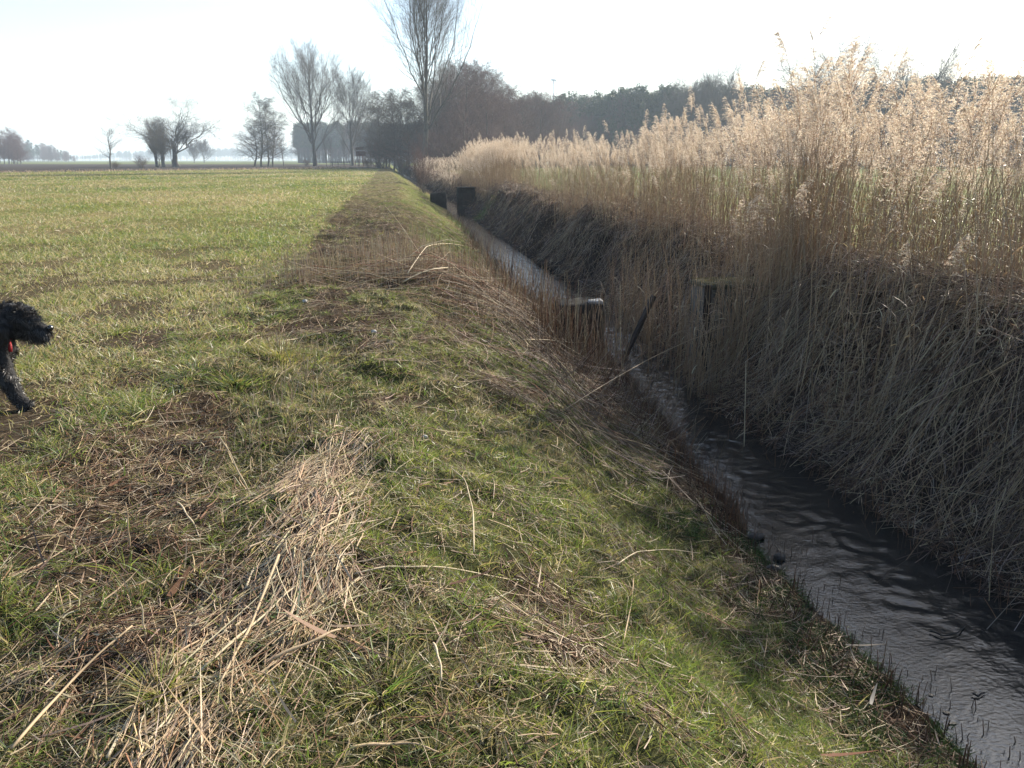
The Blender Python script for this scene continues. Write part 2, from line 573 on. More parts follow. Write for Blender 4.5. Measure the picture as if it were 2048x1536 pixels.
# colours: what each patch is made of
pu, pv_ = GP[:, 0], GP[:, 1]
g = green_cover(pu, pv_)
dl, dr = edge_l(pv_) - pu, pu - edge_r(pv_)
c_br, c_gr = np.array([0.052, 0.036, 0.024]), np.array([0.040, 0.042, 0.018])
colv = c_br + (c_gr - c_br) * g[:, None]
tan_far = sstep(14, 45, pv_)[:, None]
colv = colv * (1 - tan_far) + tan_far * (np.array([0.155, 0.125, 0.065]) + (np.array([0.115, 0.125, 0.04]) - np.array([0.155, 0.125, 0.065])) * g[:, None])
wet = (1 - sstep(0.0, 0.45, dl)) * (dl > -0.0)
colv = colv * (1 - 0.72 * wet[:, None])
inbed = (dl <= 0) & (dr <= 0)
colv[inbed] = (0.014, 0.012, 0.010)
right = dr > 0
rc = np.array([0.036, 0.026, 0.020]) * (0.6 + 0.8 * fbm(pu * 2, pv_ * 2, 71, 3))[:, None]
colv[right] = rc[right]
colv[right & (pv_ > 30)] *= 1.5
cropm = pu < -1.6
n1 = fbm(pu * 0.35, pv_ * 0.16, 81, 4)
dist = np.hypot(pu, pv_)
soil = np.array([0.055, 0.042, 0.028])
fargreen = np.array([0.135, 0.135, 0.042]) + (np.array([0.21, 0.175, 0.080]) - np.array([0.135, 0.135, 0.042])) * sstep(0.40, 0.62, n1)[:, None]
stripe = np.exp(-((pv_ - (92 + 0.45 * pu)) / 5.0) ** 2) + 0.8 * np.exp(-((pv_ - (60 + 0.45 * pu)) / 3.0) ** 2)
fargreen = fargreen + (np.array([0.065, 0.10, 0.030]) - fargreen) * np.clip(stripe, 0, 1)[:, None] * 0.75
k = sstep(5, 34, dist)[:, None]
cc = soil * (1 - k) + fargreen * k
colv[cropm] = cc[cropm]
# a faint strip of dry grass where crop and plough meet
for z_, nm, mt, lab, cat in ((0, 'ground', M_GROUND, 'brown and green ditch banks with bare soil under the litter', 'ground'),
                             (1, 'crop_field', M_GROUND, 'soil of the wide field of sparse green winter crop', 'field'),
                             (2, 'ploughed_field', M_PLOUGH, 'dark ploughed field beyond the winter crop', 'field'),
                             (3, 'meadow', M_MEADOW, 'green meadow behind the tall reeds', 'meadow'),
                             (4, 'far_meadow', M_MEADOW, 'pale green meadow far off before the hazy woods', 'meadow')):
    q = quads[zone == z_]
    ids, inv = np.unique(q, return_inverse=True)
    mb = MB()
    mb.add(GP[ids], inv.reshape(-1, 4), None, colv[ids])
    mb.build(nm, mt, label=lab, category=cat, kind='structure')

# ------------------------------------------------------------------ water
wv = np.concatenate([np.linspace(0.3, 14, 420)[:-1], np.linspace(14, 60, 300)[:-1], np.linspace(60, 240, 90)])
ws = np.linspace(-0.22, 1.22, 60)
wl, wr = np.interp(wv, V_L, U_L), np.interp(wv, V_R, U_R)
WU = wl[:, None] + (wr - wl)[:, None] * ws[None]
WV = np.repeat(wv[:, None], len(ws), 1)
mid = np.clip(1 - np.abs(ws - 0.62) * 1.9, 0, 1)[None] * np.ones_like(WU)
quiet = 1 - 0.65 * (1 - sstep(3.4, 4.6, WV))
amp = (0.0085 * quiet * (0.25 + mid)) * (1 - sstep(25, 70, WV) * 0.6)
WZ = WATER + amp * 2.4 * (fbm(WU * 9 + WV * 3.0, WV * 15.0 - WU * 4 + 3 * vnoise(WU * 4, WV * 4, 93), 91, 3) - 0.5)
mb = MB()
a, b = np.meshgrid(np.arange(len(wv) - 1), np.arange(len(ws) - 1), indexing='ij')
n_ = len(ws)
mb.add(np.stack([WU, WV, WZ], -1).reshape(-1, 3), np.stack([a * n_ + b, a * n_ + b + 1, (a + 1) * n_ + b + 1, (a + 1) * n_ + b], -1).reshape(-1, 4))
m, nt, out = new_mat('stream_water')
p = nt.nodes.new('ShaderNodeBsdfPrincipled')
tc = nt.nodes.new('ShaderNodeTexCoord')
mp = nt.nodes.new('ShaderNodeMapping')
mp.inputs['Scale'].default_value = (0.8, 1.15, 1)
mp.inputs['Rotation'].default_value = (0, 0, rad(-20))
nt.links.new(tc.outputs['Object'], mp.inputs[0])
n1_ = nt.nodes.new('ShaderNodeTexNoise')
n1_.inputs['Scale'].default_value = 34
n1_.inputs['Detail'].default_value = 4
nt.links.new(mp.outputs[0], n1_.inputs['Vector'])
bp = nt.nodes.new('ShaderNodeBump')
bp.inputs['Strength'].default_value = 0.30
bp.inputs['Distance'].default_value = 0.012
nt.links.new(n1_.outputs['Fac'], bp.inputs['Height'])
nt.links.new(bp.outputs[0], p.inputs['Normal'])
# flecks of scum drifting on the quiet water
n2_ = nt.nodes.new('ShaderNodeTexNoise')
n2_.inputs['Scale'].default_value = 30
n2_.inputs['Detail'].default_value = 8
n2_.inputs['Roughness'].default_value = 0.75
nt.links.new(tc.outputs['Object'], n2_.inputs['Vector'])
cr = nt.nodes.new('ShaderNodeValToRGB')
cr.color_ramp.elements[0].position, cr.color_ramp.elements[1].position = 0.56, 0.70
cr.color_ramp.elements[0].color, cr.color_ramp.elements[1].color = (0.008, 0.009, 0.010, 1), (0.024, 0.026, 0.029, 1)
nt.links.new(n2_.outputs['Fac'], cr.inputs[0])
nt.links.new(cr.outputs[0], p.inputs['Base Color'])
p.inputs['Roughness'].default_value = 0.02
p.inputs['IOR'].default_value = 1.62
p.inputs['Specular IOR Level'].default_value = 0.55
p.inputs['Specular Tint'].default_value = (0.82, 0.92, 1.0, 1)
nt.links.new(p.outputs[0], out.inputs[0])
mb.build('water', m, label='dark rippling water of the narrow ditch stream', category='water', kind='structure')
# ------------------------------------------------------------------ grass and litter lying on the ground
def wedge(n, d0, d1, a0=-0.56, a1=0.86):
    """random ground points between two distances inside the field of view, with margin"""
    r = np.sqrt(RNG.uniform(d0 * d0, d1 * d1, n))
    a = RNG.uniform(a0, a1, n)
    return r * np.sin(a), r * np.cos(a)


BANDS = [1.3, 3, 5, 8, 13, 20, 32, 50, 80, 150]


def wedge_area(d0, d1):
    return 0.5 * 1.42 * (d1 * d1 - d0 * d0)


def seated(u, v, sink=0.01):
    return np.stack([u, v, height(u, v) - sink], -1)


def blades(mb, P, h, wd, col, lean=0.45, droop=0.5, seg=3, m=0, drift=(0, 0)):
    n = len(P)
    a = unit_h(n)
    D = nrm(a * np.abs(RNG.normal(0, lean, (n, 1))) + np.array([drift[0], drift[1], 1.0]))
    B = unit_h(n) * RNG.uniform(0.1, 0.6, (n, 1)) + a * 0.3 + np.array([0, 0, -1.0]) * RNG.uniform(0.05, droop, (n, 1))
    S = nrm(np.cross(D, unit_h(n) + 0.01))
    ribbons(mb, P, D, B, h, wd, S, col, seg, m)


# winter crop on the field
mb = MB()
dens = [0, 3600, 3000, 1900, 950, 400, 130, 42, 15]
for k in range(1, 9):
    d0, d1 = BANDS[k], BANDS[k + 1]
    u, v = wedge(int(dens[k] * wedge_area(d0, d1) * 0.62), d0, d1, -0.60, 0.28)
    row = vnoise(u * 7.5, v * 0.4, 102)
    keep = (u < -1.55 + 0.5 * (vnoise(v * 0.8, 2, 101) - 0.5)) & (v < crop_end(u) - 1)
    n1 = fbm(u * 0.35, v * 0.16, 81, 4)
    n2 = fbm(u * 1.3, v * 1.3, 103, 3)
    bare = np.clip(bump(u, v, -2.4, 5.2, 0.9, 0.6, 0.5) + bump(u, v, -1.9, 7.6, 0.9, 0.6, 0.6) + bump(u, v, -2.2, 4.2, 0.7, 0.8, 0.4), 0, 1)
    keep &= RNG.uniform(0, 1, len(u)) < (0.16 + 1.6 * sstep(0.36, 0.6, n2)) * (1 - 0.8 * bare) * (0.5 + row)
    u, v, n1, n2 = u[keep], v[keep], n1[keep], n2[keep]
    n = len(u)
    s = [1, 1, 1, 1.05, 1.15, 1.3, 1.5, 1.7, 1.9][k]
    ws_ = [1, 1, 1, 1.1, 1.3, 1.8, 2.6, 4.0, 6.0][k]
    dry = RNG.uniform(0, 1, n) < 0.42 + 0.9 * (n1 - 0.45) + 0.5 * (0.5 - n2)
    col = np.where(dry[:, None], pick(DRYG, n), pick(GREEN, n))
    h = np.clip(RNG.normal(0.095, 0.034, n), 0.03, 0.22) * s * np.where(dry, 0.9, 1.0) * (0.75 + 0.6 * n2)
    w_ = RNG.uniform(0.004, 0.0085, n) * ws_
    blades(mb, seated(u, v), h, w_, col, 0.75, 0.75, seg=3 if k < 5 else 2)
mb.build('winter_crop', M_GRASS, smooth=False, label='sparse young winter cereal, green with yellowed leaves, covering the field', category='crop', kind='stuff')

# grass on the bank, growing in tufts
mb = MB()
dens = [1250, 1100, 720, 440, 190, 68, 23, 7, 2.6]
for k in range(9):
    d0, d1 = BANDS[k], BANDS[k + 1]
    nn = int(dens[k] * 4.8 * (d1 - d0))
    v, u = RNG.uniform(d0 * 0.75, d1, nn), RNG.uniform(-2.1, 2.75, nn)
    g = green_cover(u, v)
    keep = (RNG.uniform(0, 1, nn) < (0.10 + 0.9 * g) * (0.45 + 1.0 * vnoise(u * 5, v * 5, 111))) & (edge_l(v) - u > 0.14) & in_view(seated(u, v))
    keep &= np.hypot(u, v) >= d0 * 0.98
    u, v = u[keep], v[keep]
    s = [1, 1, 1, 1, 1.1, 1.3, 1.6, 2.0, 2.5][k]
    m_ = len(u)
    nb = np.clip(RNG.lognormal(2.3, 0.55, m_), 3, 46).astype(int)
    big = np.repeat(nb, nb)
    ti = np.repeat(np.arange(m_), nb)
    n = len(ti)
    n1 = fbm(u * 0.9, v * 0.9, 112, 3)
    lush = sstep(0.5, 0.9, edge_l(v) - u) * (1 - sstep(1.9, 2.6, edge_l(v) - u))
    pdry = np.clip(0.34 - 0.22 * lush * (n1 > 0.45) + 0.30 * (n1 < 0.45) + RNG.normal(0, 0.22, m_), 0.03, 0.95)
    dry = RNG.uniform(0, 1, n) < pdry[ti]
    tone = GREEN[np.clip((fbm(u * 1.1 + 9, v * 1.1, 118, 3) - 0.5) * 9 + 2 + RNG.normal(0, 1.1, m_), 0, 4).astype(int)] * RNG.uniform(0.75, 1.3, (m_, 1))
    col = np.where(dry[:, None], pick(DRYG, n) * RNG.uniform(0.55, 1.0, (n, 1)), 0.6 * tone[ti] + 0.4 * pick(GREEN, n))
    ht = np.clip(RNG.lognormal(-2.80, 0.33, m_), 0.025, 0.14) * s ** 0.6 * (0.75 + 0.03 * np.minimum(nb, 22))
    a_ = unit_h(n)
    rr0 = 0.012 + 0.0016 * big
    off = a_ * (RNG.uniform(0, 1, n) ** 0.7 * rr0 * s)[:, None]
    P = seated(u[ti] + off[:, 0], v[ti] + off[:, 1])
    D = nrm(a_ * np.abs(RNG.normal(0.25, 0.45, (n, 1))) + 0.25 * unit_h(n) + np.array([0, 0, 1.0]))
    B = a_ * RNG.uniform(0.1, 0.7, (n, 1)) + np.array([0, 0, -1.0]) * RNG.uniform(0.05, 0.8, (n, 1)) + unit_h(n) * 0.2
    Sd = nrm(np.cross(D, unit_h(n) + 0.01))
    ribbons(mb, P, D, B, ht[ti] * RNG.uniform(0.5, 1.2, n), np.clip(RNG.lognormal(-5.72, 0.35, n), 0.0014, 0.0075) * s, Sd, col, 3 if k < 5 else 2)
# a lush patch of weeds by the far abutment and mossy clumps on the bank
for (uc, vc, ru, rv, n, hh) in ((4.75, 41, 0.45, 1.8, 1500, 0.20), (3.15, 38, 0.35, 5.0, 2600, 0.12), (1.75, 8.3, 0.28, 0.3, 1300, 0.07), (2.35, 6.9, 0.16, 0.25, 900, 0.06)):
    u, v = RNG.normal(uc, ru * 0.55, n), RNG.normal(vc, rv * 0.55, n)
    blades(mb, seated(u, v), RNG.uniform(0.5, 1.1, n) * hh, 0.0035 * (1 + vc / 14), pick(GREEN[[1, 4, 0]], n), 0.6, 0.4, seg=2)
mb.build('bank_grass', M_GRASS, smooth=False, label='short green and yellowed grass growing on the near ditch bank', category='grass', kind='stuff')


def lie(u, v, ang, L, off, K=4, bend=0.05, tilt=0.05):
    """stalks lying on the ground, following it"""
    n = len(u)
    t = np.linspace(-0.5, 0.5, K)
    b = RNG.normal(0, bend, n)
    du, dv = np.cos(ang), np.sin(ang)
    q = t[None] * L[:, None]
    c = b[:, None] * L[:, None] * (t[None] ** 2 * 4 - 1)
    U, Vv = u[:, None] + du[:, None] * q - dv[:, None] * c, v[:, None] + dv[:, None] * q + du[:, None] * c
    H = height(U, Vv)
    chord = H[:, :1] + (H[:, -1:] - H[:, :1]) * (t[None] + 0.5)
    Z = np.maximum(H, 0.5 * H + 0.5 * chord) + off[:, None] + RNG.normal(0, tilt, n)[:, None] * q
    Z = np.maximum(Z, H + 0.002)
    return np.stack([U, Vv, Z], -1)


# straw and leaves littering the near bank
mb = MB()
dens = [2700, 2300, 1600, 1000, 480, 190, 70, 22, 7]
for k in range(9):
    d0, d1 = BANDS[k], BANDS[k + 1]
    nn = int(dens[k] * 5.1 * (d1 - d0))
    v, u = RNG.uniform(d0 * 0.75, d1, nn), RNG.uniform(-2.4, 2.85, nn)
    g = green_cover(u, v)
    swath = np.exp(-((u - swath_line(v)) / 0.24) ** 2) * (0.50 + 0.6 * sstep(0.3, 0.6, vnoise(u * 4, v * 2.2, 172))) * (1 - sstep(4.4, 5.4, v))
    keep = (RNG.uniform(0, 1, nn) < 0.20 + 0.48 * (1 - g) * sstep(-2.5, -1.6, u) + 0.55 * swath) & (edge_l(v) - u > 0.05) & in_view(seated(u, v))
    u, v, swath = u[keep], v[keep], swath[keep]
    n = len(u)
    s = [1, 1, 1, 1, 1.15, 1.5, 2.0, 2.6, 3.4][k]
    # direction: along the bank in the swath, down the slope by the reed patch, else any
    ang = RNG.uniform(0, math.pi, n)
    ang = np.where(RNG.uniform(0, 1, n) < swath * 1.4, RNG.normal(1.42, 0.42, n), ang)
    down = (v > 6) & (v < 12.5) & (u > 1.0)
    ang = np.where(down & (RNG.uniform(0, 1, n) < 0.25), RNG.normal(-0.75, 0.55, n), ang)
    L = np.clip(RNG.lognormal(-2.25, 0.65, n), 0.03, 0.6) * (1 + 1.1 * swath)
    L = np.minimum(L, 0.62) * s ** 0.4
    kind = RNG.uniform(0, 1, n)
    off = np.abs(RNG.normal(0.010, 0.012, n)) + 0.02 * swath * RNG.uniform(0, 1, n)
    col = pick(TAN, n)
    br = (RNG.uniform(0, 1, n) < np.where(swath > 0.4, 0.15, 0.45))
    col[br] = pick(BROWN, int(br.sum()))
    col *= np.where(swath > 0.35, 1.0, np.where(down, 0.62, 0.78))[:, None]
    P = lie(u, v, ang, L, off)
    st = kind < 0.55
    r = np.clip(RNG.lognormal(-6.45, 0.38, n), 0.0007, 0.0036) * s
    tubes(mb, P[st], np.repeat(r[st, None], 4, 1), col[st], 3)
    lf = ~st
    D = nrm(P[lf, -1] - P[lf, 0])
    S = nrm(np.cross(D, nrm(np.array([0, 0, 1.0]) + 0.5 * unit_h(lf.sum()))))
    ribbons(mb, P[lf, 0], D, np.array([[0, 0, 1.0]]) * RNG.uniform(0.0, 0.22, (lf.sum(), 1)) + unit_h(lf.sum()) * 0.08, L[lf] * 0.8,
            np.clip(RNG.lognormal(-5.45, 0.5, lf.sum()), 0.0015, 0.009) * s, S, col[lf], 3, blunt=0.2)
# loose stems bristling out of the litter
nn = 5200
v, u = RNG.uniform(1.5, 26, nn) ** 1.0, RNG.uniform(-2.1, 2.7, nn)
keep = (RNG.uniform(0, 1, nn) < 1.05 - green_cover(u, v)) & (edge_l(v) - u > 0.1) & in_view(seated(u, v))
u, v = u[keep], v[keep]
n = len(u)
D = nrm(unit_h(n) * RNG.uniform(0.1, 1.3, (n, 1)) + np.array([0, 0, 1.0]))
P = polyline(seated(u, v), D, RNG.uniform(0.04, 0.17, n), 3, unit_h(n) * 0.1)
tubes(mb, P, np.array([[0.0018, 0.0016, 0.001]]), np.where((RNG.uniform(0, 1, n) < 0.5)[:, None], pick(TAN, n), pick(BROWN, n)), 3)
mb.build('straw_litter', M_STRAW, label='tan and brown broken straw and dead leaves littering the near bank', category='litter', kind='stuff')

# cut and broken reed stubble standing on the near bank and in the water's edge
mb = MB()


def stubble(n, uf, v0, v1, h0, h1, tab, lean=0.12, r=0.0022, leanvec=(0, 0)):
    v = RNG.uniform(v0, v1, n)
    u = uf(v, n)
    D = nrm(unit_h(n) * np.abs(RNG.normal(0, lean, (n, 1))) + np.array([leanvec[0], leanvec[1], 1.0]))
    P0 = np.stack([u, v, np.maximum(height(u, v), WATER - 0.1) - 0.02], -1)
    h = RNG.uniform(h0, h1, n) * RNG.uniform(0.5, 1.0, n)
    P = polyline(P0, D, h, 4, unit_h(n) * 0.08)
    rr = RNG.uniform(0.7, 1.3, n) * r
    tubes(mb, P, rr[:, None] * np.array([[1, 0.95, 0.85, 0.6]]), pick(tab, n), 3)


stubble(1500, lambda v, n: RNG.normal(0.4, 0.75, n), 10.8, 14.5, 0.25, 0.62, TAN, 0.10, 0.0034)
stubble(560, lambda v, n: RNG.normal(1.9, 0.6, n), 10.5, 14.0, 0.25, 0.9, np.concatenate([TAN * 0.85, BROWN]), 0.26, 0.0034)
stubble(150, lambda v, n: RNG.uniform(1.9, 3.1, n), 12.0, 17.0, 0.5, 1.25, np.concatenate([TAN, BROWN]), 0.16, 0.0040)
stubble(330, lambda v, n: RNG.uniform(1.9, 3.05, n), 9.9, 11.0, 0.5, 1.35, np.concatenate([TAN * 0.85, BROWN]), 0.12, 0.0032)
stubble(300, lambda v, n: RNG.normal(-1.2, 0.35, n), 10.5, 13.5, 0.2, 0.45, TAN, 0.12, 0.003)
stubble(1000, lambda v, n: edge_l(v) - np.abs(RNG.normal(0.06, 0.14, n)), 5.5, 9.8, 0.08, 0.38, BROWN, 0.22, 0.0026)
stubble(560, lambda v, n: edge_l(v) - RNG.normal(0.0, 0.24, n), 2.5, 6.4, 0.05, 0.24, BROWN[[1, 3]] * 0.8, 0.18, 0.0036)
stubble(200, lambda v, n: edge_r(v) + RNG.normal(-0.08, 0.12, n), 4.0, 9.5, 0.1, 0.5, BROWN, 0.3, 0.0026)
stubble(260, lambda v, n: RNG.normal(-0.75, 0.22, n), 4.6, 7.2, 0.1, 0.26, TAN, 0.18, 0.0022)
stubble(900, lambda v, n: np.clip(RNG.normal(2.35, 0.42, n), 1.0, 3.1), 7.0, 12.0, 0.25, 0.75, np.concatenate([TAN * 0.8, GREY, BROWN]), 0.55, 0.0028, (0.35, -0.35))
stubble(500, lambda v, n: np.clip(RNG.normal(1.2, 0.6, n), -0.2, 2.6), 8.6, 12.0, 0.12, 0.4, np.concatenate([TAN * 0.8, BROWN]), 0.6, 0.0026, (0.1, -0.2))
stubble(800, lambda v, n: edge_l(v) - RNG.normal(0.12, 0.20, n), 13.5, 42.0, 0.15, 0.60, np.concatenate([TAN * 0.7, BROWN]), 0.35, 0.0055, (0.2, -0.1))
# dark waterside weeds over the muddy edge
n = 20000
v = RNG.uniform(2.3, 5.8, n)
u = edge_l(v) - RNG.uniform(-0.10, 0.60, n)
keep = vnoise(u * 5, v * 5, 120) > 0.36
u, v = u[keep], v[keep]
blades(mb, seated(u, v), RNG.uniform(0.02, 0.085, len(u)), 0.007, pick(GREEN[[1, 4]], len(u)) * 0.55, 0.9, 0.5, seg=2)
mb.build('reed_stubble', M_STRAW, label='cut and broken reed stubble standing along the near water edge', category='stubble', kind='stuff')

# fallen stalks strewn down the near bank by the weir
mb = MB()
n = 1700
v = np.clip(RNG.normal(9.2, 1.6, n), 5.5, 13)
u = np.clip(RNG.normal(2.0, 0.65, n), 0.3, 3.0)
ang = np.where(RNG.uniform(0, 1, n) < 0.38, RNG.normal(-0.72, 0.5, n), RNG.uniform(0, math.pi, n))
L = np.clip(RNG.lognormal(-0.7, 0.5, n), 0.12, 1.3)
P = lie(u, v, ang, L, np.abs(RNG.normal(0.02, 0.06, n)), 5, 0.08, 0.24)
tubes(mb, P, np.repeat(RNG.uniform(0.0016, 0.0034, n)[:, None], 5, 1), pick(np.concatenate([TAN * 0.85, GREY, BROWN]), n), 3)
n = 420
v, u = RNG.normal(11.4, 0.8, n), RNG.normal(0.9, 0.8, n)
P = lie(u, v, RNG.normal(0.25, 0.6, n), RNG.uniform(0.4, 1.6, n), np.abs(RNG.normal(0.10, 0.08, n)), 5, 0.05, 0.16)
tubes(mb, P, np.repeat(RNG.uniform(0.002, 0.0045, n)[:, None], 5, 1), pick(np.concatenate([TAN * 0.8, BROWN]), n), 3)
mb.build('fallen_reeds', M_STRAW, label='broken reeds fallen down the near bank beside the weir', category='reeds', kind='stuff')

# matted dead reeds covering the shaded far bank
mb = MB()


def thatch(n, v0, v1, s=1.0, d0=0.02, d1=2.9, hang=True, grey=0.6, pw=1.0):
    v = v0 + (v1 - v0) * RNG.uniform(0, 1, n) ** pw
    d = d0 + (d1 - d0) * RNG.uniform(0, 1, n)
    u = edge_r(v) + d
    keep = in_view(np.stack([u, v, np.zeros(n)], -1), 1100, 900)
    keep &= RNG.uniform(0, 1, n) < 0.22 + 1.3 * sstep(0.40, 0.58, fbm(u * 1.6, v * 1.5, 134, 3))
    u, v, d = u[keep], v[keep], d[keep]
    n = len(u)
    # combed by the weather: the lie of the mat swirls from place to place
    sw = 3.4 * (fbm(u * 1.1, v * 0.9, 131, 3) - 0.5)
    ang = np.where(RNG.uniform(0, 1, n) < 0.42, math.pi + 0.5 + sw * 2.6 + RNG.normal(0, 0.5, n), RNG.uniform(0, 2 * math.pi, n))
    L = np.clip(RNG.lognormal(-1.85, 0.55, n), 0.04, 0.7) * s ** 0.4
    H0 = height(u, v)
    lift = (0.30 * sstep(0.40, 0.72, fbm(u * 1.9, v * 1.9, 132, 3)) + 0.03) * sstep(0.15, 0.7, d)
    P0 = np.stack([u, v, H0 + lift * RNG.uniform(0.2, 1.0, n)], -1)
    du = np.stack([np.cos(ang), np.sin(ang), np.zeros(n)], -1)
    e = 0.15
    slope = (height(u + du[:, 0] * e, v + du[:, 1] * e) - H0) / e
    D = nrm(du + np.array([0, 0, 1.0]) * np.clip(slope + RNG.normal(0.10, 0.42, n), -1.8, 1.4)[:, None])
    B = np.array([0, 0, -1.0]) * RNG.uniform(0.0, 0.8, (n, 1)) + unit_h(n) * 0.30
    col = pick(GREY, n, jit=0.3)
    t = RNG.uniform(0, 1, n) > grey - 0.25 + 0.5 * sstep(0.4, 0.6, fbm(u * 1.5, v * 1.5, 133, 2))
    col[t] = pick(np.concatenate([TAN, BROWN]), int(t.sum()))
    leaf = RNG.uniform(0, 1, n) < 0.62
    S = nrm(np.cross(D[leaf], nrm(np.array([0, 0, 1.0]) + 0.7 * unit_h(leaf.sum()))))
    ribbons(mb, P0[leaf], D[leaf], B[leaf], L[leaf], RNG.uniform(0.003, 0.010, leaf.sum()) * s, S, col[leaf], 3, blunt=0.25)
    st = ~leaf
    P = polyline(P0[st], D[st], L[st] * 1.5, 4, B[st] * 0.5)
    tubes(mb, P, np.repeat((RNG.uniform(0.0012, 0.0028, st.sum()) * s)[:, None], 4, 1), col[st], 3)


thatch(16000, 0.9, 3.2, 1.0)
thatch(60000, 3.0, 7.5, 1.0)
thatch(76000, 7.5, 13, 1.0)
thatch(46000, 13, 24, 1.3)
thatch(26000, 24, 50, 2.2)
thatch(9000, 50, 110, 4.0)
# a skirt of dead reeds hanging down under the mounds
for (uc, vc, ru, rv, n) in ((4.95, 9.0, 0.16, 0.50, 1100), (4.85, 6.3, 0.16, 0.35, 320), (4.8, 4.9, 0.16, 0.3, 300), (4.6, 14.5, 0.25, 1.6, 700)):
    u, v = RNG.normal(uc, ru, n), RNG.normal(vc, rv, n)
    P0 = np.stack([u, v, height(u, v) + RNG.uniform(0.05, 0.22, n)], -1)
    D = nrm(np.stack([-RNG.uniform(0.2, 0.9, n), RNG.normal(-0.1, 0.25, n), RNG.normal(-0.5, 0.3, n)], -1))
    P = polyline(P0, D, RNG.uniform(0.15, 0.7, n), 5, np.array([[0.12, 0, -0.55]]) + 0.35 * unit_h(n))
    P[..., 2] = np.maximum(P[..., 2], height(P[..., 0], P[..., 1]) + 0.005)
    tubes(mb, P, np.repeat(RNG.uniform(0.0015, 0.003, n)[:, None], 5, 1), pick(np.concatenate([GREY, TAN]), n), 3)
# long stalks tumbled across the slope
n = 1300
v = 3.6 + 20 * RNG.uniform(0, 1, n) ** 1.7
u = edge_r(v) + RNG.uniform(0.1, 2.6, n)
ang = RNG.normal(0.65, 0.9, n)
P = lie(u, v, ang, np.clip(RNG.lognormal(-0.5, 0.55, n), 0.2, 1.8), np.abs(RNG.normal(0.13, 0.09, n)), 5, 0.05, 0.15)
tubes(mb, P, np.repeat(RNG.uniform(0.0018, 0.0036, n)[:, None], 5, 1), pick(TAN, n), 3)
mb.build('reed_thatch', M_STRAW, label='grey brown mat of dead reeds covering the shaded far bank', category='thatch', kind='stuff')

# ------------------------------------------------------------------ standing reeds
def plume_parts(rng, mb, top, tdir, length, droop, full=1.0, m=0, hue=0):
    """a one-sided feathery panicle"""
    nb = int(52 * full)
    t = rng.uniform(0, 1, nb) ** 0.9
    side = np.array([math.cos(droop), math.sin(droop), 0])
    ax = top + tdir * (t * length)[:, None] + side * (0.20 * length * t ** 2)[:, None]
    bl = length * (0.46 * (1 - t) ** 0.7 + 0.10) * rng.uniform(0.6, 1.1, nb)
    out = nrm(unit_h(nb, rng) * 0.45 + side * 0.5 + np.array([0, 0, 1.0]) * rng.uniform(0.35, 1.1, (nb, 1)))
    Bd = side * 0.35 + np.array([0, 0, -0.75]) * rng.uniform(0.3, 1.0, (nb, 1))
    K = 6
    P = polyline(ax, out, bl, K, Bd)
    base = np.array([[0.50, 0.41, 0.34], [0.62, 0.54, 0.47], [0.34, 0.24, 0.18], [0.72, 0.66, 0.60]])
    tubes(mb, P, np.linspace(0.0009, 0.0004, K)[None], base[2], 3, m)
    ns = 20
    q = rng.uniform(0.15, 1.0, (nb, ns)) * (K - 1)
    i0 = np.minimum(q.astype(int), K - 2)
    fr = (q - i0)[..., None]
    bi = np.arange(nb)[:, None]
    S0 = (P[bi, i0] * (1 - fr) + P[bi, i0 + 1] * fr).reshape(-1, 3)
    dr_ = nrm((P[bi, i0 + 1] - P[bi, i0]).reshape(-1, 3))
    n = len(S0)
    D = nrm(dr_ + rng.normal(0, 0.55, (n, 3)))
    S = nrm(np.cross(D, rng.normal(0, 1, (n, 3))))
    ribbons(mb, S0, D, rng.normal(0, 0.1, (n, 3)), rng.uniform(0.010, 0.021, n), rng.uniform(0.0020, 0.0040, n), S, pick(base, n, rng, 0.12), 2, m)
    tubes(mb, np.stack([top, top + tdir * length * 0.5 + side * 0.05 * length, top + tdir * length + side * 0.20 * length])[None],
          np.array([[0.0016, 0.0011, 0.0004]]), base[2], 3, m)


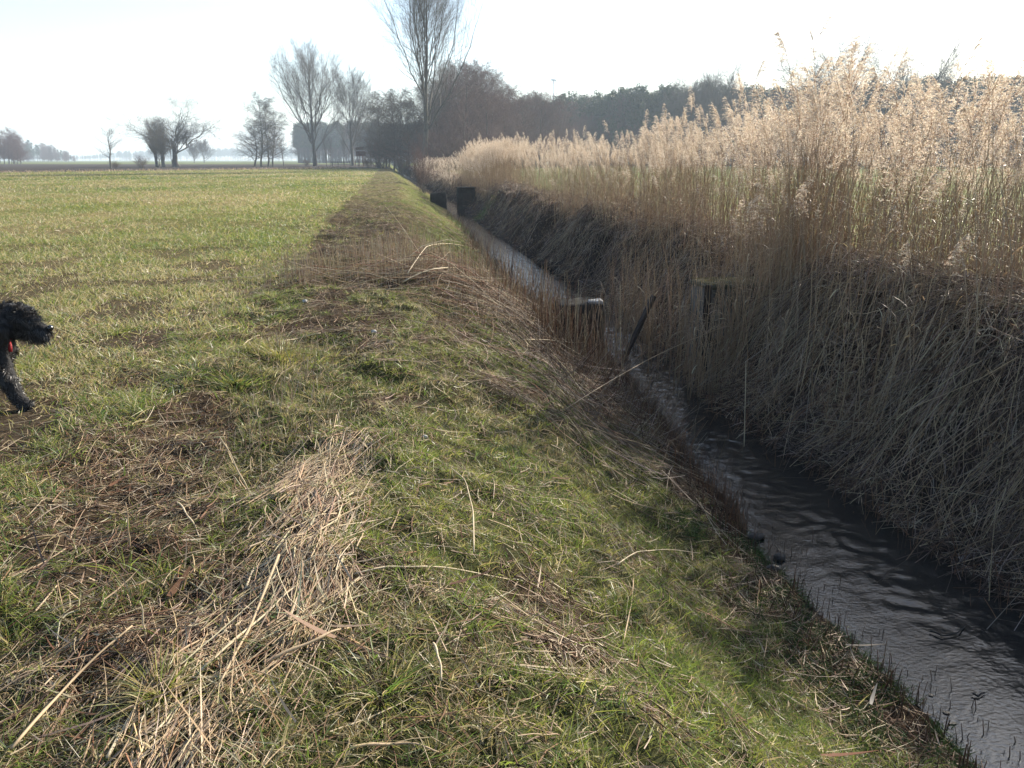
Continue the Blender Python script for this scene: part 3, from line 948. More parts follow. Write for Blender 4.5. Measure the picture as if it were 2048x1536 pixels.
def reed_geo(rng, h, plume=1.0, bend=0.10, leaves=4, r=0.0042, one=None):
    """stem, leaves and plume of a reed, each in its own builder (or all in one)"""
    stem, leaf, plm = (MB(), [], MB()) if one is None else (one, one, one)
    a = rng.uniform(0, 2 * math.pi)
    side = np.array([math.cos(a), math.sin(a), 0])
    K = 8
    P = polyline(np.zeros((1, 3)), nrm(np.array([[0, 0, 1.0]]) + rng.normal(0, 0.03, (1, 3))), np.array([h]), K, (side * bend)[None], 0.01, rng)
    tubes(stem, P, np.linspace(r, r * 0.45, K)[None], pick(TAN * np.array([0.86, 0.80, 0.76]), 1, rng)[0], 4)
    if leaves:
        t = rng.uniform(0.15, 0.9, leaves) * (K - 1)
        i = np.minimum(t.astype(int), K - 2)
        L0 = P[0, i] + (P[0, i + 1] - P[0, i]) * (t - i)[:, None]
        D = nrm(unit_h(leaves, rng) * rng.uniform(0.3, 1.0, (leaves, 1)) + np.array([0, 0, 1.0]) * rng.uniform(0.1, 1.0, (leaves, 1)))
        B = np.array([0, 0, -1.0]) * rng.uniform(0.3, 1.1, (leaves, 1)) + unit_h(leaves, rng) * 0.25
        S = nrm(np.cross(D, np.array([0, 0, 1.0]) + 0.4 * unit_h(leaves, rng)))
        LL, LW, LC = rng.uniform(0.12, 0.34, leaves), rng.uniform(0.005, 0.012, leaves), pick(TAN, leaves, rng)
        if one is not None:
            ribbons(one, L0, D, B, LL, LW, S, LC, 4, m=1)
        else:
            for j in range(leaves):
                k_ = slice(j, j + 1)
                lb = MB()
                ribbons(lb, L0[k_], D[k_], B[k_], LL[k_], LW[k_], S[k_], LC[k_], 4)
                leaf.append(lb.mesh('leaf', M_RLEAF, smooth=False))
    if plume > 0:
        td = nrm(P[0, -1] - P[0, -2])
        plume_parts(rng, plm, P[0, -1], td, 0.40 * rng.uniform(0.7, 1.3) * min(plume, 1.0) ** 0.3, a + rng.normal(0, 0.5), plume, 2 if one is not None else 0)
    return stem, leaf, plm


def scatter(name, protos, pos, rz, tilt, scl, idx, **tags):
    """many copies of a few meshes on one object through geometry nodes"""
    n = len(pos)
    me = bpy.data.meshes.new(name)
    me.vertices.add(n)
    me.vertices.foreach_set('co', np.asarray(pos, np.float32).ravel())
    rot = np.stack([tilt[:, 0], tilt[:, 1], rz], -1).astype(np.float32)
    me.attributes.new('rot', 'FLOAT_VECTOR', 'POINT').data.foreach_set('vector', rot.ravel())
    me.attributes.new('scl', 'FLOAT', 'POINT').data.foreach_set('value', np.asarray(scl, np.float32))
    me.attributes.new('idx', 'INT', 'POINT').data.foreach_set('value', np.asarray(idx, np.int32))
    o = link(name, me, **tags)
    ng = bpy.data.node_groups.new(name, 'GeometryNodeTree')
    ng.interface.new_socket('Geometry', in_out='INPUT', socket_type='NodeSocketGeometry')
    ng.interface.new_socket('Geometry', in_out='OUTPUT', socket_type='NodeSocketGeometry')
    N, Lk = ng.nodes, ng.links
    gi_, go_ = N.new('NodeGroupInput'), N.new('NodeGroupOutput')
    iop = N.new('GeometryNodeInstanceOnPoints')
    g2i = N.new('GeometryNodeGeometryToInstance')
    for p_ in reversed(protos):
        oi = N.new('GeometryNodeObjectInfo')
        oi.inputs['Object'].default_value = p_
        Lk.new(oi.outputs['Geometry'], g2i.inputs[0])
    def named(nm, ty):
        a_ = N.new('GeometryNodeInputNamedAttribute')
        a_.data_type = ty
        a_.inputs['Name'].default_value = nm
        return a_.outputs['Attribute']
    e2r = N.new('FunctionNodeEulerToRotation')
    Lk.new(named('rot', 'FLOAT_VECTOR'), e2r.inputs[0])
    Lk.new(gi_.outputs[0], iop.inputs['Points'])
    Lk.new(g2i.outputs[0], iop.inputs['Instance'])
    iop.inputs['Pick Instance'].default_value = True
    Lk.new(named('idx', 'INT'), iop.inputs['Instance Index'])
    Lk.new(e2r.outputs[0], iop.inputs['Rotation'])
    Lk.new(named('scl', 'FLOAT'), iop.inputs['Scale'])
    Lk.new(iop.outputs[0], go_.inputs[0])
    md = o.modifiers.new('scatter', 'NODES')
    md.node_group = ng
    return o


def proto(name, mb, mats):
    return bpy.data.objects.new(name, mb.mesh(name, mats))       # never linked to the scene


rr = np.random.default_rng(21)
PR = []
for i in range(9):                                               # plumed reeds
    b_ = MB()
    reed_geo(rr, rr.uniform(1.65, 2.15), 1.0, rr.uniform(0.04, 0.16), int(rr.integers(3, 7)), one=b_)
    PR.append(proto('plumed_reed', b_, [M_REED, M_RLEAF, M_PLUME]))
for i in range(6):                                               # bare stalks
    b_ = MB()
    reed_geo(rr, rr.uniform(1.0, 1.8), 0, rr.uniform(0.05, 0.3), int(rr.integers(2, 7)), one=b_)
    PR.append(proto('bare_reed', b_, [M_REED, M_RLEAF, M_PLUME]))
for i in range(4):                                               # thin half-plumed reeds
    b_ = MB()
    reed_geo(rr, rr.uniform(1.3, 1.75), 0.5, rr.uniform(0.08, 0.2), 4, one=b_)
    PR.append(proto('small_reed', b_, [M_REED, M_RLEAF, M_PLUME]))


def bed(n, v0, v1, dfun, pw=1.0):
    v = v0 + (v1 - v0) * RNG.uniform(0, 1, n) ** pw
    d = dfun(v, n)
    u = edge_r(v) + d
    return u, v


LIMIT = (-2.0, 0.3)                                              # reeds lean a little with the wind
pu_, pv2, ps_, pi_ = [], [], [], []


def plant(u, v, scl, kinds):
    P = np.stack([u, v, np.zeros(len(u))], -1)
    k = in_view(P, 500, 2500)
    u, v = u[k], v[k]
    pu_.append(u); pv2.append(v)
    ps_.append(np.broadcast_to(scl(u, v) if callable(scl) else scl, len(u)) * np.clip(RNG.normal(0.97, 0.12, len(u)), 0.62, 1.35))
    pi_.append(RNG.choice(kinds, len(u)))


PL, BA, SM = list(range(9)), list(range(9, 15)), list(range(15, 19))
# main bed on the far bank, from beside the weir along the ditch
tall = lambda u, v: (0.865 + 0.50 * (fbm(u * 0.8, v * 0.6, 141, 2) - 0.42)) * (0.80 + 0.20 * sstep(8.6, 10.6, v)) * (1 - 0.14 * sstep(13, 20, v))
u, v = bed(1250, 7.3, 24, lambda v, n: 1.35 + np.abs(RNG.normal(0.9, 1.0, n)))
k = (RNG.uniform(0, 1, len(u)) < 0.06 + 1.3 * sstep(0.40, 0.58, fbm(u * 1.1, v * 0.9, 142, 2))) & ~((v < 9.9) & (u < 5.75)) & (u < 9.2 + RNG.normal(0, 0.4, len(u)))
plant(u[k], v[k], tall, PL)
u, v = bed(2100, 7.2, 26, lambda v, n: 1.0 + np.abs(RNG.normal(0.8, 0.9, n)))
k = ~((v < 9.8) & (u < 5.5))
plant(u[k], v[k], lambda u, v: 0.85 + 0.15 * sstep(8.6, 10.6, v), BA + BA + BA + SM)
u, v = bed(850, 24, 36, lambda v, n: 1.2 + np.abs(RNG.normal(1.0, 0.9, n)))
k = RNG.uniform(0, 1, len(u)) < 0.4 + 0.8 * vnoise(u * 0.8, v * 0.4, 143)
plant(u[k], v[k], lambda u, v: 0.74 + 0.16 * vnoise(u, v * 0.3, 5), PL + SM + BA)
u, v = bed(2300, 43, 62, lambda v, n: 0.7 + np.abs(RNG.normal(1.3, 1.1, n)))
plant(u, v, 0.98, PL + PL + BA)
u, v = bed(2600, 62, 150, lambda v, n: 0.2 + np.abs(RNG.normal(1.0, 1.2, n)), 1.3)
plant(u, v, 0.70, PL + SM + BA)
# reeds at the water by the weir and the thin clumps before the mound
u, v = RNG.normal(4.0, 0.22, 300), RNG.uniform(9.3, 14.0, 300)
k = (np.abs(u / v - 0.405) > 0.012) | (v > 10.0)
u, v = u[k], v[k]
plant(u, v, 1.0, BA)
u, v = RNG.normal(5.0, 0.24, 230), RNG.normal(9.75, 0.25, 230)
plant(u, v, 1.0, BA + BA + SM)
u, v = RNG.normal(5.1, 0.14, 60), RNG.normal(9.7, 0.3, 60)
plant(u, v, 1.0, PL + SM + BA + BA)
u, v = RNG.uniform(5.5, 7.6, 500), RNG.uniform(4.2, 7.6, 500)  # low reeds added mostly out of view to the right, shading the near water
plant(u, v, 0.66, BA)
v = RNG.uniform(6.4, 10.0, 130)
u = edge_r(v) + RNG.uniform(0.35, 1.7, 130)
plant(u, v, 1.05, BA + BA + SM)
u, v = RNG.uniform(5.0, 7.2, 190), RNG.uniform(6.2, 9.6, 190)
plant(u, v, 0.95, BA + SM + PL[:4])
u, v = np.concatenate([RNG.normal(4.34, 0.16, 60), RNG.normal(3.84, 0.05, 40)]), RNG.uniform(9.35, 10.0, 100)
plant(u, v, 0.95, BA)
u, v = RNG.uniform(5.9, 9.6, 900), RNG.uniform(7.6, 12.5, 900)
plant(u, v, 0.92, BA + SM)
# broken reeds leaning in the far slope
u, v = bed(1700, 4.0, 40, lambda v, n: RNG.uniform(0.1, 1.5, n), 1.6)
plant(u, v, 0.42, BA)
AU, AV, AS, AI = np.concatenate(pu_), np.concatenate(pv2), np.concatenate(ps_), np.concatenate(pi_)
keepn = np.hypot(AU, AV) > 3.5
AU, AV, AS, AI = AU[keepn], AV[keepn], AS[keepn], AI[keepn]
nA = len(AU)
AS = AS * np.where((AI < 9) & (AV < 22) & (RNG.uniform(0, 1, nA) < 0.045), RNG.uniform(1.18, 1.36, nA), 1.0)
AZ = np.maximum(height(AU, AV), WATER - 0.15) - 0.03
tl = RNG.normal(0, 0.055, (nA, 2)) + np.array([0.0, -0.03])
low = (AS < 0.6) & (AV < 42)
tl[low] += RNG.normal(0, 0.42, (low.sum(), 2))
slant = RNG.uniform(0, 1, nA) < 0.10
tl[slant] += RNG.normal(0, 0.28, (slant.sum(), 2))
rz_ = RNG.normal(2.6, 0.9, nA)
# the 300 reeds that show largest are things of their own; the others are one mass
plumed = (AI < 9) | (AI >= 15)
front = np.argsort(np.where(plumed & (AU > 4.2), np.hypot(AU, AV), 1e9) / AS)[:240]
frontb = np.argsort(np.where(~plumed & (AS > 0.6), np.hypot(AU, AV), 1e9))[:60]
sel = np.zeros(nA, bool)
sel[front] = sel[frontb] = True
scatter('reed_bed', PR, np.stack([AU, AV, AZ], -1)[~sel], rz_[~sel], tl[~sel], AS[~sel], AI[~sel],
        label='dense bed of tall dry plumed reeds along the far side of the ditch', category='reeds', kind='stuff')
KINDS_R = []
for i in range(8):
    pl = 1.1 if i < 5 else 0
    s_, l_, p_ = reed_geo(rr, rr.uniform(1.7, 2.2) if pl else rr.uniform(1.1, 1.8), pl, rr.uniform(0.05, 0.16), 3)
    KINDS_R.append((s_.mesh('stem', M_REED), l_, p_.mesh('plume', M_PLUME, smooth=False) if pl else None))
for j, i in enumerate(np.nonzero(sel)[0]):
    kd = int(RNG.integers(0, 5)) if plumed[i] else int(RNG.integers(5, 8))
    st, lf, pm = KINDS_R[kd]
    o = link('reed_stalk', st, loc=(AU[i], AV[i], AZ[i]), category='reed', group='tall reeds along the front of the reed bed' if pm else 'bare reeds along the front of the reed bed',
             label='tall dry reed with a feathery pale plume at the front of the reed bed' if pm else 'plumeless bare dry reed stalk rising at the front of the reed bed')
    o.rotation_euler = (tl[i, 0], tl[i, 1], rz_[i])
    o.scale = (AS[i],) * 3
    for lm in lf:
        link('leaf', lm, o)
    if pm:
        link('plume', pm, o)
# ------------------------------------------------------------------ trees
def grow(rng, P, R, nch, t0, t1, ang, ang_s, lfun, K, up=0.0, wander=0.05, rr=0.55, azj=1.0, rmin=0.006, taper=0.25):
    """children of every polyline in P: returns polylines and radii"""
    N, Kp, _ = P.shape
    M = N * nch
    pi = np.repeat(np.arange(N), nch)
    t = t0 + (t1 - t0) * (np.tile(np.arange(nch), N) + rng.uniform(0, 1, M)) / nch
    q = t * (Kp - 1)
    i = np.minimum(q.astype(int), Kp - 2)
    f = (q - i)[:, None]
    O = P[pi, i] * (1 - f) + P[pi, i + 1] * f
    r0 = R[pi, i] * (1 - f[:, 0]) + R[pi, i + 1] * f[:, 0]
    T = nrm(P[pi, i + 1] - P[pi, i])
    ref = np.where(np.abs(T[:, 2:3]) > 0.9, np.array([[1.0, 0, 0]]), np.array([[0, 0, 1.0]]))
    A = nrm(np.cross(T, ref))
    Bv = np.cross(T, A)
    az = np.tile(np.arange(nch), N) * 2.4 + rng.uniform(0, 2 * math.pi * azj, M) + np.repeat(rng.uniform(0, 6.28, N), nch)
    th = np.clip(rng.normal(ang, ang_s, M), 0.05, 2.0)[:, None]
    D = T * np.cos(th) + (A * np.cos(az)[:, None] + Bv * np.sin(az)[:, None]) * np.sin(th)
    plen = np.linalg.norm(P[:, 1:] - P[:, :-1], axis=-1).sum(1)[pi]
    L = plen * lfun(t, rng.uniform(0.75, 1.2, M))
    C = polyline(O, D, L, K, np.array([[0, 0, up]]), wander, rng)
    r = np.minimum(np.maximum(r0 * rr * rng.uniform(0.7, 1.1, M), rmin), np.maximum(r0 * 0.9, rmin))
    return C, r[:, None] * np.linspace(1, taper, K)[None]


BARKC = np.array([[0.9, 0.9, 0.9], [1.0, 0.97, 0.92], [0.8, 0.8, 0.82]])


def make_tree(rng, kind, h):
    """trunk builder and crown builder of a leafless tree of height h"""
    tr, cr = MB(), MB()
    dark = np.array([0.085, 0.072, 0.060])
    red = np.array([0.115, 0.068, 0.057])
    up1 = np.array([[0, 0, 1.0]])
    if kind in ('poplar', 'big_poplar'):
        n1_, n2_ = (24, 15) if kind == 'poplar' else (22, 14)
        K = 12
        T = polyline(np.zeros((1, 3)), nrm(up1 + rng.normal(0, 0.012, (1, 3))), np.array([h * 0.90]), K, None, 0.010, rng)
        R = (h * 0.0135) * np.concatenate([[1.45, 1.1], np.linspace(0.95, 0.05, K - 2) ** 1.5])[None]
        tubes(tr, T, R, (1, 1, 1), 9)
        C1, R1 = grow(rng, T, R, n1_, 0.09 if n1_ > 22 else 0.16, 0.72, 0.66 if n1_ > 22 else 0.44, 0.15, lambda t, r: (0.66 - 0.56 * t) * (0.8 + 0.2 * r), 12, 0.34, 0.05, 0.50, rmin=0.05, taper=0.10)
        tubes(tr, C1, R1, (1, 1, 1), 5)
        C2, R2 = grow(rng, C1, R1, n2_, 0.10, 0.98, 0.55, 0.18, lambda t, r: (0.42 - 0.27 * t) * r, 7, 0.24, 0.06, 0.5, rmin=0.018)
        tubes(cr, C2, R2, dark, 4)
        C3, R3 = grow(rng, C2, R2, 9, 0.2, 1.0, 0.55, 0.2, lambda t, r: (0.52 - 0.25 * t) * r, 5, 0.2, 0.08, 0.5, rmin=0.011)
        tubes(cr, C3, R3, dark * 1.1, 3)
        C4, R4 = grow(rng, C3, R3, 5, 0.3, 1.0, 0.6, 0.25, lambda t, r: 0.6 * r, 3, 0.15, 0.08, 0.6, rmin=0.008)
        tubes(cr, C4, R4, dark * 1.2, 3)
    elif kind == 'oak':
        K = 8
        T = polyline(np.zeros((1, 3)), nrm(np.array([[-0.14, 0, 1.0]])), np.array([h * 0.40]), K, np.array([[0.05, 0, 0]]), 0.04, rng)
        R = (h * 0.036) * np.concatenate([[1.5, 1.05], np.linspace(1, 0.62, K - 2)])[None]
        tubes(tr, T, R, (1, 1, 1), 9)
        C1, R1 = grow(rng, T, R, 13, 0.50, 1.0, 0.74, 0.28, lambda t, r: 1.42 * r, 10, 0.22, 0.10, 0.45, rmin=0.05, taper=0.10)
        tubes(tr, C1, R1, (1, 1, 1), 5)
        C2, R2 = grow(rng, C1, R1, 13, 0.22, 1.0, 0.75, 0.25, lambda t, r: (0.52 - 0.24 * t) * r, 7, 0.10, 0.12, 0.55, rmin=0.022, taper=0.2)
        tubes(cr, C2, R2, dark, 4)
        C3, R3 = grow(rng, C2, R2, 10, 0.2, 1.0, 0.75, 0.25, lambda t, r: (0.55 - 0.2 * t) * r, 5, 0.05, 0.12, 0.55, rmin=0.013)
        tubes(cr, C3, R3, dark, 3)
        C4, R4 = grow(rng, C3, R3, 6, 0.2, 1.0, 0.75, 0.25, lambda t, r: 0.5 * r, 3, 0.05, 0.12, 0.6, rmin=0.010)
        tubes(cr, C4, R4, dark, 3)
    elif kind in ('alder', 'redalder'):
        c = (dark if kind == 'alder' else red) * rng.uniform(0.6, 1.25)
        K = 10
        T = polyline(np.zeros((1, 3)), nrm(up1 + rng.normal(0, 0.05, (1, 3))), np.array([h * 0.97]), K, None, 0.03, rng)
        R = (h * 0.011) * np.linspace(1.2, 0.10, K)[None]
        tubes(tr, T, R, (0.75, 0.72, 0.70), 6)
        C1, R1 = grow(rng, T, R, 52, 0.12, 1.0, 1.02, 0.16, lambda t, r: (0.30 * np.sin(np.clip(1.12 - t, 0.06, 1) * 1.9) ** 0.8 + 0.03) * r, 7, 0.12, 0.06, 0.45, rmin=0.022)
        tubes(cr, C1, R1, c, 4)
        C2, R2 = grow(rng, C1, R1, 11, 0.15, 1.0, 0.75, 0.2, lambda t, r: (0.48 - 0.2 * t) * r, 5, -0.04, 0.08, 0.5, rmin=0.012)
        tubes(cr, C2, R2, c, 3)
        C3, R3 = grow(rng, C2, R2, 7, 0.2, 1.0, 0.75, 0.25, lambda t, r: 0.50 * r, 3, -0.15, 0.1, 0.6, rmin=0.010)
        tubes(cr, C3, R3, c, 3)
        # cones and catkins hanging on the twigs
        E = C3[:, -1]
        E = np.concatenate([E, C3[:, 1]])
        n = len(E)
        D = nrm(rng.normal(0, 0.5, (n, 3)) + np.array([0, 0, -1.0]))
        ribbons(cr, E, D, np.zeros((n, 3)), rng.uniform(0.05, 0.13, n), rng.uniform(0.03, 0.06, n), unit_h(n, rng), pick(np.array([c, c * 0.75, c * 1.25]), n, rng), 2, blunt=0.5)
    elif kind == 'willow':                                        # pollard: stout short trunk, sheaf of shoots
        K = 7
        T = polyline(np.zeros((1, 3)), up1, np.array([h * 0.36]), K, None, 0.05, rng)
        R = (h * 0.062) * np.array([1.25, 1.0, 0.95, 0.95, 1.05, 1.2, 0.7])[None]
        tubes(tr, T, R, (1, 1, 1), 9, cap=True)
        tan_ = np.array([0.17, 0.135, 0.085])
        C1, R1 = grow(rng, T, R * 0.16, 90, 0.82, 1.0, 0.55, 0.30, lambda t, r: 1.55 * r, 6, 0.25, 0.05, 0.8, rmin=0.02)
        tubes(cr, C1, R1, tan_, 3)
        C2, R2 = grow(rng, C1, R1, 8, 0.2, 1.0, 0.4, 0.15, lambda t, r: 0.36 * r, 4, 0.1, 0.06, 0.6, rmin=0.012)
        tubes(cr, C2, R2, tan_, 3)
    elif kind == 'birch':                                         # slim tree with a rounded loose crown
        K = 10
        T = polyline(np.zeros((1, 3)), up1, np.array([h * 0.9]), K, None, 0.03, rng)
        R = (h * 0.014) * np.linspace(1.3, 0.12, K)[None]
        tubes(tr, T, R, (0.9, 0.9, 0.9), 6)
        C1, R1 = grow(rng, T, R, 22, 0.25, 1.0, 0.72, 0.18, lambda t, r: (0.40 - 0.24 * np.abs(t - 0.45) * 1.6) * r, 7, 0.14, 0.08, 0.5, rmin=0.02)
        tubes(cr, C1, R1, dark, 4)
        C2, R2 = grow(rng, C1, R1, 9, 0.2, 1.0, 0.65, 0.2, lambda t, r: (0.5 - 0.2 * t) * r, 5, 0.08, 0.1, 0.5, rmin=0.012)
        tubes(cr, C2, R2, dark, 3)
        C3, R3 = grow(rng, C2, R2, 6, 0.2, 1.0, 0.65, 0.25, lambda t, r: 0.5 * r, 3, 0.05, 0.1, 0.6, rmin=0.008)
        tubes(cr, C3, R3, dark * 1.1, 3)
    elif kind == 'bush':
        n = 26
        D = nrm(unit_h(n, rng) * rng.uniform(0.1, 0.9, (n, 1)) + up1)
        C0 = polyline(rng.normal(0, 0.12 * h, (n, 3)) * np.array([1, 1, 0.0]), D, rng.uniform(0.6, 1.0, n) * h, 7, np.array([[0, 0, 0.05]]), 0.06, rng)
        R0 = np.repeat((rng.uniform(0.006, 0.012, n) * h)[:, None], 7, 1) * np.linspace(1, 0.3, 7)
        tubes(tr, C0, R0, (0.7, 0.65, 0.6), 4)
        C2, R2 = grow(rng, C0, R0, 9, 0.25, 1.0, 0.6, 0.2, lambda t, r: 0.38 * r, 5, 0.05, 0.08, 0.5, rmin=0.008)
        tubes(cr, C2, R2, red, 3)
        C3, R3 = grow(rng, C2, R2, 7, 0.2, 1.0, 0.7, 0.25, lambda t, r: 0.5 * r, 3, 0, 0.1, 0.6, rmin=0.006)
        tubes(cr, C3, R3, red, 3)
    return tr, cr


def tree_meshes(seed, kind, h):
    tr, cr = make_tree(np.random.default_rng(seed), kind, h)
    return tr.mesh('trunk', M_BARK), cr.mesh('crown', M_TWIG)


def spot(px, dist):
    d = ray(px, HY)
    k = dist / math.hypot(d[0], d[1])
    return np.array([d[0] * k, d[1] * k, 0.0])


def top_height(y, px, dist):
    d = ray(px, y)
    return CAMH + d[2] * dist / math.hypot(d[0], d[1])


def plant_tree(kind_name, meshes, px, dist, scale, rz, label, category='tree', group=None, sz=None):
    p = spot(px, dist)
    o = empty(kind_name, (p[0], p[1], float(height(p[0], p[1])) - 0.05), rz, label=label, category=category, group=group)
    o.scale = (scale if sz is None else sz,) * 2 + (scale,)
    link('trunk', meshes[0], o)
    link('crown', meshes[1], o)
    return o


# the big poplar by the ditch, and the pair at the field corner
plant_tree('poplar_tree', tree_meshes(3, 'big_poplar', 30), 850, 132, 1.18, 0.4, 'tallest bare poplar, reaching out of the picture, beside the ditch', sz=1.0)
plant_tree('poplar_tree', tree_meshes(14, 'poplar', 30), 630, 238, 1.13, 1.1, 'broad bare tree with many upright limbs at the far corner of the green field', sz=1.15)
plant_tree('poplar_tree', tree_meshes(25, 'poplar', 25), 705, 245, 1.13, 2.0, 'smaller bare vase shaped tree just right of the broad one at the field corner', sz=1.0)
# alder clump at the field edge, left of the broad tree
AL = [tree_meshes(31, 'alder', 17), tree_meshes(32, 'alder', 17), tree_meshes(33, 'alder', 17)]
RA = [tree_meshes(41, 'redalder', 17), tree_meshes(42, 'redalder', 17), tree_meshes(43, 'redalder', 17), tree_meshes(44, 'redalder', 17)]
for k, (px, d, hh, wd, lab) in enumerate(((521, 224, 17.8, 1.0, 'tallest alder of the dark clump at the far field edge'),
                                          (535, 226, 15.8, 0.8, 'slimmer alder close against the tallest one of its clump'),
                                          (545, 220, 12.8, 0.8, 'shorter slanting alder on the right edge of the clump at the far field edge'),
                                          (508, 228, 12.0, 0.95, 'lowest alder on the left edge of the clump at the far field edge'))):
    plant_tree('alder_tree', AL[k % 3], px, d, hh / 17, k * 1.7, lab, group='alder clump at the field edge', sz=wd * 1.22)
BI = [tree_meshes(51, 'birch', 12), tree_meshes(52, 'birch', 12)]
plant_tree('young_tree', BI[0], 566, 240, 0.62, 0.3, 'small thin bare tree between the alder clump and the broad tree')
for k, (px, d, hh, lab) in enumerate(((652, 236, 9.0, 'thin sapling just right of the trunk of the broad tree'),
                                      (661, 244, 7.6, 'second thin sapling right of the trunk of the broad tree'),
                                      (688, 250, 9.5, 'slim bare sapling left of the smaller vase shaped tree'),
                                      (716, 236, 10.5, 'slim bare sapling right of the smaller vase shaped tree'),
                                      (742, 200, 13.0, 'dead looking slim tree between the hunting hide and the alder wood'))):
    plant_tree('young_tree', BI[k % 2], px, d, hh / 12, k * 2.1, lab, sz=0.6 * hh / 12)
# left field
plant_tree('roadside_tree', BI[1], 220, 176, 7.2 / 12, 1.0, 'small lone bare tree with a rounded crown on the left of the field', sz=0.85)
plant_tree('oak_tree', tree_meshes(61, 'oak', 14), 352, 226, 0.95, 0.0, 'broad round crowned bare oak beyond the field', sz=1.30)
WI = tree_meshes(62, 'willow', 7)
plant_tree('pollard_willow', WI, 326, 212, 1.12, 0.0, 'pollard willow with a sheaf of tan shoots before the oak', sz=0.95)
plant_tree('pollard_willow', tree_meshes(63, 'willow', 7), 313, 216, 1.12, 2.0, 'darker pollard willow at the left end of the oak group', sz=0.8)
plant_tree('young_tree', tree_meshes(64, 'alder', 10), 318, 228, 1.1, 0.5, 'dark slender tree standing behind the pollard willows', sz=0.8)
plant_tree('young_tree', BI[0], 343, 222, 0.60, 0.5, 'thin straight stem between the willows and the oak trunk', sz=0.4)
BU = [tree_meshes(71, 'bush', 2.5), tree_meshes(72, 'bush', 2.5)]
plant_tree('bush', BU[0], 281, 190, 0.95, 0.0, 'small dark bush alone between the lone tree and the oak', 'bush')
plant_tree('bush', BU[1], 229, 178, 0.55, 0.0, 'low scrub at the foot of the small lone tree', 'bush')
plant_tree('bush', BU[1], 612, 238, 0.72, 1.0, 'reddish low bush at the left foot of the broad tree', 'bush')
plant_tree('bush', BU[0], 735, 190, 0.8, 2.0, 'low dark bush at the edge of the alder wood', 'bush')
PO = tree_meshes(73, 'poplar', 14)
plant_tree('distant_tree', PO, 388, 510, 0.85, 0.0, 'left one of two faint hazy trees far behind the oak')
plant_tree('distant_tree', PO, 408, 520, 1.02, 1.5, 'right one of two faint hazy trees far behind the oak')
# the bare saplings and bush growing in the reeds by the ditch
plant_tree('bush', BU[0], 843, 62, 1.15, 0.5, 'thin leafless bush growing out of the ditch bank reeds', 'bush', sz=0.6)

# alder wood in the middle: every trunk a tree
WOOD = [(756, 176, 188), (772, 182, 196), (787, 166, 178), (803, 176, 172), (820, 160, 190), (838, 178, 182), (762, 208, 205), (868, 165, 160),
        (884, 150, 172), (902, 172, 146), (921, 158, 137), (941, 150, 133), (962, 166, 141), (985, 158, 158), (1008, 170, 172), (1030, 176, 178),
        (1050, 186, 188), (1072, 200, 184), (1090, 190, 190), (1112, 205, 196), (1134, 215, 207), (872, 190, 168), (950, 190, 150), (1000, 200, 168),
        (915, 195, 155), (1060, 220, 186), (812, 200, 182), (1040, 195, 200), (975, 145, 196), (900, 142, 214), (930, 138, 190),
        (894, 180, 140), (911, 186, 138), (931, 178, 128), (950, 176, 128), (972, 180, 136), (893, 162, 165), (995, 180, 152), (1020, 186, 170),
        (880, 205, 160), (960, 205, 140), (1078, 188, 184), (1102, 194, 188), (778, 200, 186), (848, 200, 172), (1012, 160, 190), (1048, 168, 196)]
for k, (px, d, y) in enumerate(WOOD):
    hh = top_height(y, px, d) * (0.90 + 0.17 * float(vnoise(k * 7.3, 2.2, 190)))
    reds = px > 890
    src = (RA[k % 4] if reds else AL[k % 3])
    where = ('at the left end of the alder wood' if px < 800 else 'behind the tallest poplar' if px < 880 else
             'in the high middle of the alder wood' if px < 990 else 'in the reddish right end of the alder wood')
    order = 'back row' if d > 185 else 'middle row' if d > 165 else 'front row'
    plant_tree('alder_tree', src, px, d, hh / 17, k * 2.39, '%s dark twiggy alder %s, %s' % ('reddish brown' if reds else 'blackish', where, order),
               group='alder wood beside the ditch, %s %s' % (order, where), sz=hh / 17 * (1.05 if hh > 14 else 1.1))
for k, (px, d, s) in enumerate(((760, 170, 2.0), (800, 158, 1.6), (862, 145, 2.4), (905, 136, 2.6), (948, 140, 2.4), (990, 148, 2.2), (1035, 160, 2.2), (1085, 176, 2.4), (885, 130, 2.0), (1125, 190, 2.2))):
    plant_tree('bush', BU[k % 2], px, d, s, k * 1.3, 'tangled brown undergrowth bush at the foot of the alder wood', 'bush', group='undergrowth bushes of the alder wood', sz=s * 1.2)
# single bare trees before the pine wood on the right
OK2 = tree_meshes(66, 'oak', 14)
for px, d, y, lab, w_ in ((1655, 215, 112, 'bare tree with a flat crown standing above the reeds and pine wood', 1.15),
                          (1420, 225, 160, 'dark bare tree in the edge of the pine wood behind the reeds', 1.0),
                          (1815, 215, 128, 'bare tree crown half hidden by the tallest plumes on the right', 1.1),
                          (1385, 235, 178, 'lower bare tree in front of the pine wood behind the reeds', 0.9)):
    hh = top_height(y, px, d)
    plant_tree('bare_tree', OK2, px, d, hh / 13.0, px * 0.7, lab, sz=w_ * hh / 16.5)


